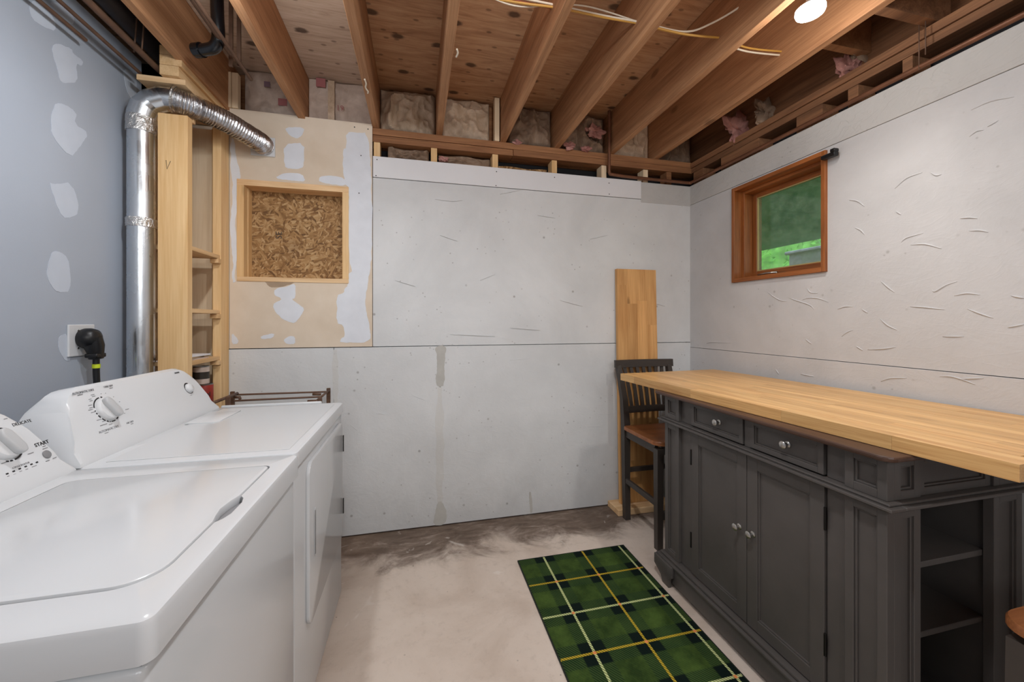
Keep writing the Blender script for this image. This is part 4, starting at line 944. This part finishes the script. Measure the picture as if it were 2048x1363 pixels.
# finger notch in the deck on the front edge of the lid
hn = []
for i, (x, y) in enumerate(hole):
    hn.append((x, y))
    if abs(x + .379) < 1e-6 and abs(y - (.679 + .057)) < .002: hn += [(-.379, .862), (-.370, .875), (-.364, .895), (-.364, .945), (-.370, .967), (-.379, .98)]
ln = []
for x, y in lid:
    ln.append((x, y))
    if abs(x + .382) < 1e-6 and abs(y - (.684 + .055)) < .002: ln += [(-.382, .865), (-.388, .89), (-.393, .92), (-.389, .955), (-.382, .98)]
deck(wa, WL, -1.03, .600, -.335, 1.253, .856, .914, hn)
obj('finger_recess', MB().box(-.40 - WL.x, .858 - WL.y, .8845, -.36 - WL.x, .985 - WL.y, .899), M['greyp'], wa)
obj('washer_lid', MB().prism([(x - WL.x, y - WL.y) for x, y in ln], .896, .9165, 'z', .004, 2), M['enamel'], wa, smooth=40)
console(wa, WL, .60, 1.25)
kw = face_pt(6, 889)
dial(wa, kw, WL, .036, R(108), [(62, 90), (250, 258), (262, 270), (277, 308), (314, 322), (330, 342)])
ftext('DELICATE', 44, 845, .0105, wa, WL, 'ink'); ftext('START', 83.5, 886.5, .0125, wa, WL, 'ink', .0002)
ftext('CYCLE STATUS', 42, 930, .0058, wa, WL)
obj('start_button', MB().lathe([(.010, 0), (.010, .002), (.008, .003), (0, .003)], 24, frameM(face_pt(93, 908), WL)), M['greyp'], wa, smooth=50)
for px, py in ((14, 947), (27, 942), (39, 937), (51, 932.5), (62.5, 928), (73.5, 924)):
    obj('indicator_light', MB().box(-.0028, -.0017, .0002, .0028, .0017, .0009, .0003, M=frameM(face_pt(px, py), WL)), M['ink'], wa)
dashes(wa, WL, [(16, 952, .005, .0015), (29, 948, .006, .0015), (41, 942, .006, .0015), (53, 938, .006, .0015), (68, 932, .012, .0015), (88, 892, .008, .0015), (90, 896, .013, .0015), (61, 906, .014, .0015), (95, 921, .010, .002), (109, 915, .010, .0015), (8, 925, .012, .0015), (11, 837, .008, .0015)])

# ================================================================== DRYING RACK AND WHITE BOARD behind the dryer
rk_ = thing('drying_rack', 'folded dark wooden drying rack between dryer and wall', 'rack', (-.72, 2.22, 0))
def rv(p): return tuple(Vector(p) - Vector((-.72, 2.22, 0)))
A1, A2 = onY(466, 792, 2.40), onY(655, 785, 2.40)
for n_, pts, r_ in (('dowel', [onY(470, 789, 2.42), onY(652, 783, 2.42)], .005), ('dowel', [onY(470, 801, 2.30), onY(640, 793, 2.30)], .005), ('dowel', [onY(478, 797, 2.36), onY(482, 797, 2.36)], .007)):
    obj(n_, MB().tube([rv(p) for p in pts], r_, 10), M['rackwood'], rk_, smooth=60)
def bar(a, b, w_=.016):
    obj('rack_arm', MB().tube([rv(a), rv(b)], w_ / 2, 4), M['rackwood'], rk_)
bar(onY(424, 806, 2.12), onY(475, 786, 2.42)); bar(onY(632, 802, 2.20), onY(658, 780, 2.42))
def leg(px, pt, y):
    a = onY(px, pt, y); obj('leg', MB().box(rv(a)[0] - .010, rv(a)[1] - .007, 0, rv(a)[0] + .010, rv(a)[1] + .007, a.z + .01, .002), M['rackwood'], rk_)
leg(465, 786, 2.435); leg(657, 779, 2.435); leg(456, 796, 2.20); leg(640, 799, 2.205)
bar(onY(468, 794, 2.40), onY(481, 794, 2.40), .014); bar(onY(625, 788, 2.39), onY(642, 788, 2.39), .014); bar(onY(615, 802, 2.22), onY(640, 801, 2.22), .014)
wbp = onY(443, 806, 2.10)
tag(obj('white_board', MB().box(wbp.x, 2.09, 0, -.46, 2.105, .905, .006, 3), M['enamel2'], smooth=50), 'white panel standing between the dryer and the drying rack', 'panel')

# ================================================================== RUG
rg = thing('plaid_rug', 'green plaid rug with cream and yellow lines on the concrete', 'rug', (.842, 1.53, 0))
obj('rug_pile', MB().box(-.312, -.545, .0005, .312, .508, .009, .002), M['rug'], rg)
rb_ = MB()
for b in ((-.317, -.55, -.3121, .513), (.3121, -.55, .317, .513), (-.3121, .5081, .3121, .513), (-.3121, -.55, .3121, -.5451)): rb_.box(b[0], b[1], .0005, b[2], b[3], .0085, .001)
obj('binding', rb_, M['rugedge'], rg)

# ================================================================== ISLAND CABINET
IL = Vector((1.50, 1.265, 0))
isl = thing('kitchen_island', 'charcoal painted island cabinet with two doors and two drawers', 'cabinet', tuple(IL))
def ib(n, x0, y0, z0, x1, y1, z1, m='charcoal', bev=.0015, par=None, lab=None, seg=1):
    return obj(n, MB().box(x0 - IL.x, y0 - IL.y, z0, x1 - IL.x, y1 - IL.y, z1, bev, seg), M[m], par or isl, lab)
Y0, Y1 = .782, 1.752          # near, far ends
X0, X1 = 1.228, 1.775         # front, back
LZ = .800                      # ledge
def frame_panel(n, axis, at, u0, u1, z0, z1, th, fw, dep, par=None, face=-1):
    """framed recessed panel as one mesh; outward direction face (-1 or +1) along axis"""
    mb = MB()
    def bx(ua, ub, za, zb, d0, d1, bev=.001):
        lo, hi = sorted((at + face * (-d0), at + face * (-d1)))
        if axis == 'x': mb.box(lo - IL.x, ua - IL.y, za, hi - IL.x, ub - IL.y, zb, bev)
        else: mb.box(ua - IL.x, lo - IL.y, za, ub - IL.x, hi - IL.y, zb, bev)
    bx(u0, u0 + fw, z0, z1, 0, th); bx(u1 - fw, u1, z0, z1, 0, th)
    bx(u0 + fw, u1 - fw, z0, z0 + fw, 0, th); bx(u0 + fw, u1 - fw, z1 - fw, z1, 0, th)
    # stepped bead
    s = .006
    bx(u0 + fw, u0 + fw + s, z0 + fw, z1 - fw, dep * .45, th); bx(u1 - fw - s, u1 - fw, z0 + fw, z1 - fw, dep * .45, th)
    bx(u0 + fw + s, u1 - fw - s, z0 + fw, z0 + fw + s, dep * .45, th); bx(u0 + fw + s, u1 - fw - s, z1 - fw - s, z1 - fw, dep * .45, th)
    bx(u0 + fw + s, u1 - fw - s, z0 + fw + s, z1 - fw - s, dep, th, 0)
    return obj(n, mb, M['charcoal'], par or isl)
# carcass
ib('back_panel', X1 - .02, Y0 + .02, .10, X1 - .002, Y1 - .02, .93)
ib('carcass_front', X0 + .03, .955, .11, X0 + .042, 1.565, .93, 'inner')
ib('divider', X0 + .03, Y0 + .22, .11, X1 - .021, Y0 + .235, .93)
ib('far_side', X0 + .03, Y1 - .035, .11, X1 - .021, Y1 - .015, .93)
ib('bottom_board', X0 + .03, Y0 + .01, .095, X1 - .021, Y1 - .036, .11)
# corner posts
PW = .108
for (ya, yb, nf) in ((Y0, Y0 + PW, True), (Y1 - PW, Y1, False)):
    for (za, zb) in ((.13, LZ - .012), (LZ + .014, .928)):
        frame_panel('corner_post', 'x', X0, ya, yb, za, zb, .026, .024, .012)
for xa, xb in ((X0, X0 + .125), (X1 - .125, X1)):
    for (za, zb) in ((.13, LZ - .012), (LZ + .014, .928)):
        frame_panel('corner_post', 'y', Y0, xa + .0005 + (.026 if xa == X0 else 0), xb, za, zb, .024, .024, .012)
        frame_panel('corner_post', 'y', Y1, xa + .0005 + (.026 if xa == X0 else 0), xb, za, zb, .024, .024, .012, face=1)
# fillers beside the doors
for ya, yb in ((.891, .953), (1.567, 1.643)):
    for za, zb in ((.13, LZ - .012), (LZ + .014, .928)): ib('filler_strip', X0 + .016, ya, za, X0 + .028, yb, zb)
# frieze on the end with the open shelves
frame_panel('frieze_panel', 'y', Y0 + .006, X0 + .127, X1 - .127, LZ + .014, .928, .018, .022, .010)
# ledge moulding all round
lg = MB()
for z0, z1, o_ in ((LZ - .012, LZ - .004, .008), (LZ - .0035, LZ + .006, .026), (LZ + .0065, LZ + .0135, .014)):
    lg.box(X0 - o_ - IL.x, Y0 - o_ - IL.y, z0, X0 + .029 - IL.x, Y1 + o_ - IL.y, z1, .002)
    lg.box(X0 + .0295 - IL.x, Y0 - o_ - IL.y, z0, X1 + o_ * 0 - IL.x, Y0 + .018 - IL.y, z1, .002)
    lg.box(X0 + .0295 - IL.x, Y1 - .012 - IL.y, z0, X1 - IL.x, Y1 + o_ - IL.y, z1, .002)
obj('ledge_moulding', lg, M['charcoal'], isl)
# plinth
pn = MB()
for z0, z1, o_ in ((.02, .105, .022), (.1055, .116, .030), (.1165, .129, .016)):
    pn.box(X0 - o_ - IL.x, Y0 - o_ - IL.y, z0, X0 + .028 - IL.x, Y1 + .0 + (.0 if z0 < .1 else o_) - IL.y, z1, .003, 2)
    pn.box(X0 + .0285 - IL.x, Y0 - o_ - IL.y, z0, X1 - IL.x, Y0 + .02 - IL.y, z1, .003, 2)
obj('plinth', pn, M['charcoal'], isl, smooth=40)
for yy, s_ in ((Y1 - .10, 1), (Y0 - .03, -1)):
    if s_ > 0:
        poly = [(Y1 + .035, .108), (Y1 - .105, .108), (Y1 - .105, .058), (Y1 - .085, .04), (Y1 - .085, 0), (Y1 - .035, 0), (Y1 - .02, .03), (Y1 + .035, .06)]
    else:
        poly = [(Y0 - .035, .108), (Y0 + .105, .108), (Y0 + .105, .058), (Y0 + .085, .04), (Y0 + .085, 0), (Y0 + .035, 0), (Y0 + .02, .03), (Y0 - .035, .06)]
    obj('bracket_foot', MB().prism([(u - IL.y, v) for u, v in poly], X0 - .040 - IL.x, X0 - .0225 - IL.x, 'x', .003, 2), M['charcoal'], isl, smooth=40)
ib('bracket_foot', X1 - .06, Y1 - .06, 0, X1 - .01, Y1 - .01, .094); ib('bracket_foot', X1 - .06, Y0 + .03, 0, X1 - .01, Y0 + .08, .094)
# doors and drawers
def knob(par, y, z, x=X0 - .0):
    Mx = Matrix.Translation((x - IL.x, y - IL.y, z)) @ Matrix.Rotation(R(-90), 4, 'Y')
    obj('knob', MB().lathe([(.011, 0), (.011, .002), (.006, .005), (.0055, .012), (.010, .016), (.0135, .020), (.0135, .024), (.009, .0275), (0, .0285)], 24, Mx), M['nickel'], par, smooth=50)
dn = frame_panel('cabinet_door', 'x', X0 + .008, .9555, 1.2495, .133, LZ - .015, .020, .046, .010)
df_ = frame_panel('cabinet_door', 'x', X0 + .008, 1.2525, 1.5645, .133, LZ - .015, .020, .046, .010)
knob(dn, 1.222, .493, X0 + .008); knob(df_, 1.286, .49, X0 + .008)
for y_, zz in ((.951, (.292, .685)), (1.565, (.285, .669))):
    for z_ in zz: ib('door_hinge', X0 + .004, y_ - .003, z_ - .036, X0 + .010, y_ + .004, z_ + .036, 'hinge', .001)
d1 = frame_panel('drawer', 'x', X0 + .006, .9565, 1.2335, LZ + .019, .925, .022, .018, .009)
d2 = frame_panel('drawer', 'x', X0 + .006, 1.2685, 1.5625, LZ + .019, .925, .022, .018, .009)
ib('drawer_divider', X0 + .012, 1.236, LZ + .014, X0 + .029, 1.266, .928)
knob(d1, 1.084, .875, X0 + .014); knob(d2, 1.40, .872, X0 + .014)
# open shelves
ib('shelf_side', X0 + .10, Y0 + .025, .11, X0 + .112, Y0 + .219, LZ - .012, 'charcoal'); ib('shelf_side', X1 - .112, Y0 + .025, .11, X1 - .10, Y0 + .219, LZ - .012, 'charcoal')
ib('shelf_board', X0 + .1125, Y0 + .026, .595, X1 - .1125, Y0 + .219, .612); ib('shelf_board', X0 + .1125, Y0 + .026, .395, X1 - .1125, Y0 + .219, .412)
# old brown top under the block counter
tp_ = rounded_rect(1.190 - IL.x, .752 - IL.y, 1.80 - IL.x, 1.80 - IL.y, .03, 4)
obj('brown_top', MB().prism(tp_, .929, .944, 'z', .005, 2), M['brown'], isl, 'thin dark brown original top')

# ================================================================== COUNTER of glued staves
CZ0, CZ1 = .9455, .985
qa, qb = onZ(1241, 746.4, CZ1), onZ(2039.5, 929, CZ1)
ang = math.atan2(qb.x - qa.x, qa.y - qb.y)     # small turn relative to the room
Lc = (qa - qb).length; Wc = .70
ctop = thing('countertop', 'thick honey coloured butcher block counter laid on the island', 'countertop', (qb.x, qb.y, CZ0), ang)
rows = 16; rw_ = Wc / rows; rnd = random.Random(5); protos = {}
for i in range(rows):
    y = -rnd.uniform(.05, .5)
    while y < Lc:
        ln_ = rnd.choice((.32, .44, .56, .7)); a, b = max(0, y), min(Lc, y + ln_)
        if Lc - b < .08: b = Lc
        if b - a > .05:
            obj('stave', MB().box(i * rw_, a + .0002, 0, (i + 1) * rw_ - .0002, b - .0002, CZ1 - CZ0 - rnd.uniform(0, .0003), .0006 if 0 else 0), M['butcher'], ctop)
        y = b if b == Lc else y + ln_
        if b == Lc: break

# ================================================================== STOOLS
def make_stool(label, loc, rz):
    t = thing('counter_stool', label, 'stool', loc, rz, 'counter stools at the island')
    m = M['stool']
    for s in (-1, 1):
        pts = [(s * .185, .165, 0, .019), (s * .180, .182, .22, .020), (s * .178, .190, .45, .022), (s * .178, .192, .62, .023), (s * .183, .205, .78, .020), (s * .190, .238, .92, .018), (s * .195, .262, 1.0, .016)]
        loops = [[(x - r * .95, y - r, z), (x + r * .95, y - r, z), (x + r * .95, y + r, z), (x - r * .95, y + r, z)] for x, y, z, r in pts]
        obj('leg', MB().loft(loops), m, t, smooth=20)
        pts = [(s * .188, -.188, 0, .017), (s * .180, -.178, .57, .021)]
        loops = [[(x - r, y - r, z), (x + r, y - r, z), (x + r, y + r, z), (x - r, y + r, z)] for x, y, z, r in pts]
        obj('leg', MB().loft(loops), m, t)
        obj('side_stretcher', MB().box(s * .186 - .010, -.165, .235, s * .186 + .010, .162, .268, .002), m, t)
        obj('seat_rail', MB().box(s * .178 - .012, -.155, .535, s * .178 + .012, .17, .585, .002), m, t)
    obj('foot_rest', MB().box(-.167, -.196, .165, .167, -.172, .205, .002), m, t); obj('rear_stretcher', MB().box(-.16, .172, .30, .16, .19, .33, .002), m, t)
    obj('seat_rail', MB().box(-.157, -.192, .535, .157, -.168, .585, .002), m, t); obj('seat_rail', MB().box(-.157, .175, .535, .157, .197, .585, .002), m, t)
    # saddle seat
    b = MB(); N = 20; top = []; bot = []
    ol = rounded_rect(-.215, -.215, .215, .170, .07, 6, rs=(.06, .03, .03, .06))
    # concentric rings to shape the saddle
    rings = []
    for f, z in ((1.0, .588), (1.0, .603), (.985, .609), (.9, .609), (.7, .603), (.45, .599), (.2, .598)):
        rings.append([(x * f, (y + .02) * f - .02 * 1, z + (.004 if abs(x) > .15 and f > .8 else 0)) for x, y in ol])
    b.loft(rings); obj('seat', b, M['seat'], t, smooth=35)
    # back rails and slats
    def rail(z, h, w_, y, n_, bow=.018):
        loops = []
        for k in range(9):
            u = -1 + 2 * k / 8; yy = y + bow * (1 - u * u); loops.append([(u * w_, yy - .011, z), (u * w_, yy + .011, z), (u * w_, yy + .011 + .004, z + h), (u * w_, yy - .011 + .004, z + h)])
        obj(n_, MB().loft(loops), m, t, smooth=20)
    rail(.985, .050, .222, .252, 'top_rail'); rail(.690, .040, .165, .190, 'lower_rail', .012)
    for k in range(7):
        u = -.125 + k * .25 / 6
        P = [(u, .203, .728, 1), (u * 1.04, .225, .83, 1), (u * 1.10, .250, .92, 1), (u * 1.15, .266, .986, 1)]
        obj('back_slat', MB().loft([[(x - .011, y - .005, z), (x + .011, y - .005, z), (x + .011, y + .005, z), (x - .011, y + .005, z)] for x, y, z, _ in P]), m, t, smooth=20)
    return t
s1 = make_stool('dark wooden stool with brown seat beyond the far island end', (1.525, 2.155, 0), 0)
s2 = copy_tree(s1); s2.location = (1.530, .412, 0); s2.rotation_euler = (0, 0, R(180)); s2['label'] = 'dark stool whose brown seat edge shows at the lower right frame edge'

# ================================================================== LEANING BOARD and floor board
pt0, pt1 = onY(1233, 537, 2.49), onY(1312, 537, 2.49)
bw = pt1.x - pt0.x - .005; lean = math.atan2(.055, pt0.z - .045)
lbd = thing('leaning_board', 'tall butcher block offcut leaning against the wall behind the stool', 'board', (pt0.x, 2.430, .0445))
lbd.rotation_euler = (-lean, 0, 0); Lh = (pt0.z - .045) / math.cos(lean)
rnd = random.Random(3); cols_ = 4; cw = bw / cols_
for i in range(cols_):
    z = -rnd.uniform(0, .3)
    while z < Lh:
        h_ = rnd.uniform(.3, .75); a, b = max(0, z), min(Lh, z + h_)
        if Lh - b < .08: b = Lh
        if b > a: obj('stave', MB().box(i * cw, 0, a + .0002, (i + 1) * cw - .0002, .027, b - .0002), M['butcher_z'], lbd)
        z = b if b == Lh else z + h_
fbp = onZ(1228, 1020, .02)
tag(obj('floor_board', MB().box(1.30, 2.355, .0005, 1.72, 2.508, .042, .003), M['pine_x']), 'short pine plank lying flat on the floor under the leaning board', 'plank')
# drip of dried foam on the third joist and small scraps
dp = smooth_path([onX(731, 170, -.27) + Vector((-.0, 0, 0)), onX(733, 185, -.27), onX(729, 196, -.27), onX(733, 205, -.27)], 6)
p0 = onZ(731, 165, ZJ - .002)
tag(obj('foam_drip', MB().tube(smooth_path([(p0.x, p0.y - .03, ZJ - .004), (p0.x + .003, p0.y, ZJ - .006), (p0.x - .004, p0.y + .04, ZJ - .004), (p0.x + .004, p0.y + .07, ZJ - .006), (p0.x, p0.y + .09, ZJ - .003)], 5), .004, 8), M['romex'], smooth=60), 'pale dried foam drip on the underside of the third joist', 'foam')
p1 = onZ(913, 104, ZJ - .002)
tag(obj('foam_drip', MB().tube(smooth_path([(p1.x, p1.y - .02, ZJ - .003), (p1.x + .006, p1.y, ZJ - .005), (p1.x + .002, p1.y + .03, ZJ - .003)], 5), .004, 8), M['romex'], smooth=60), 'small white foam blob on the underside of the fourth joist', 'foam')
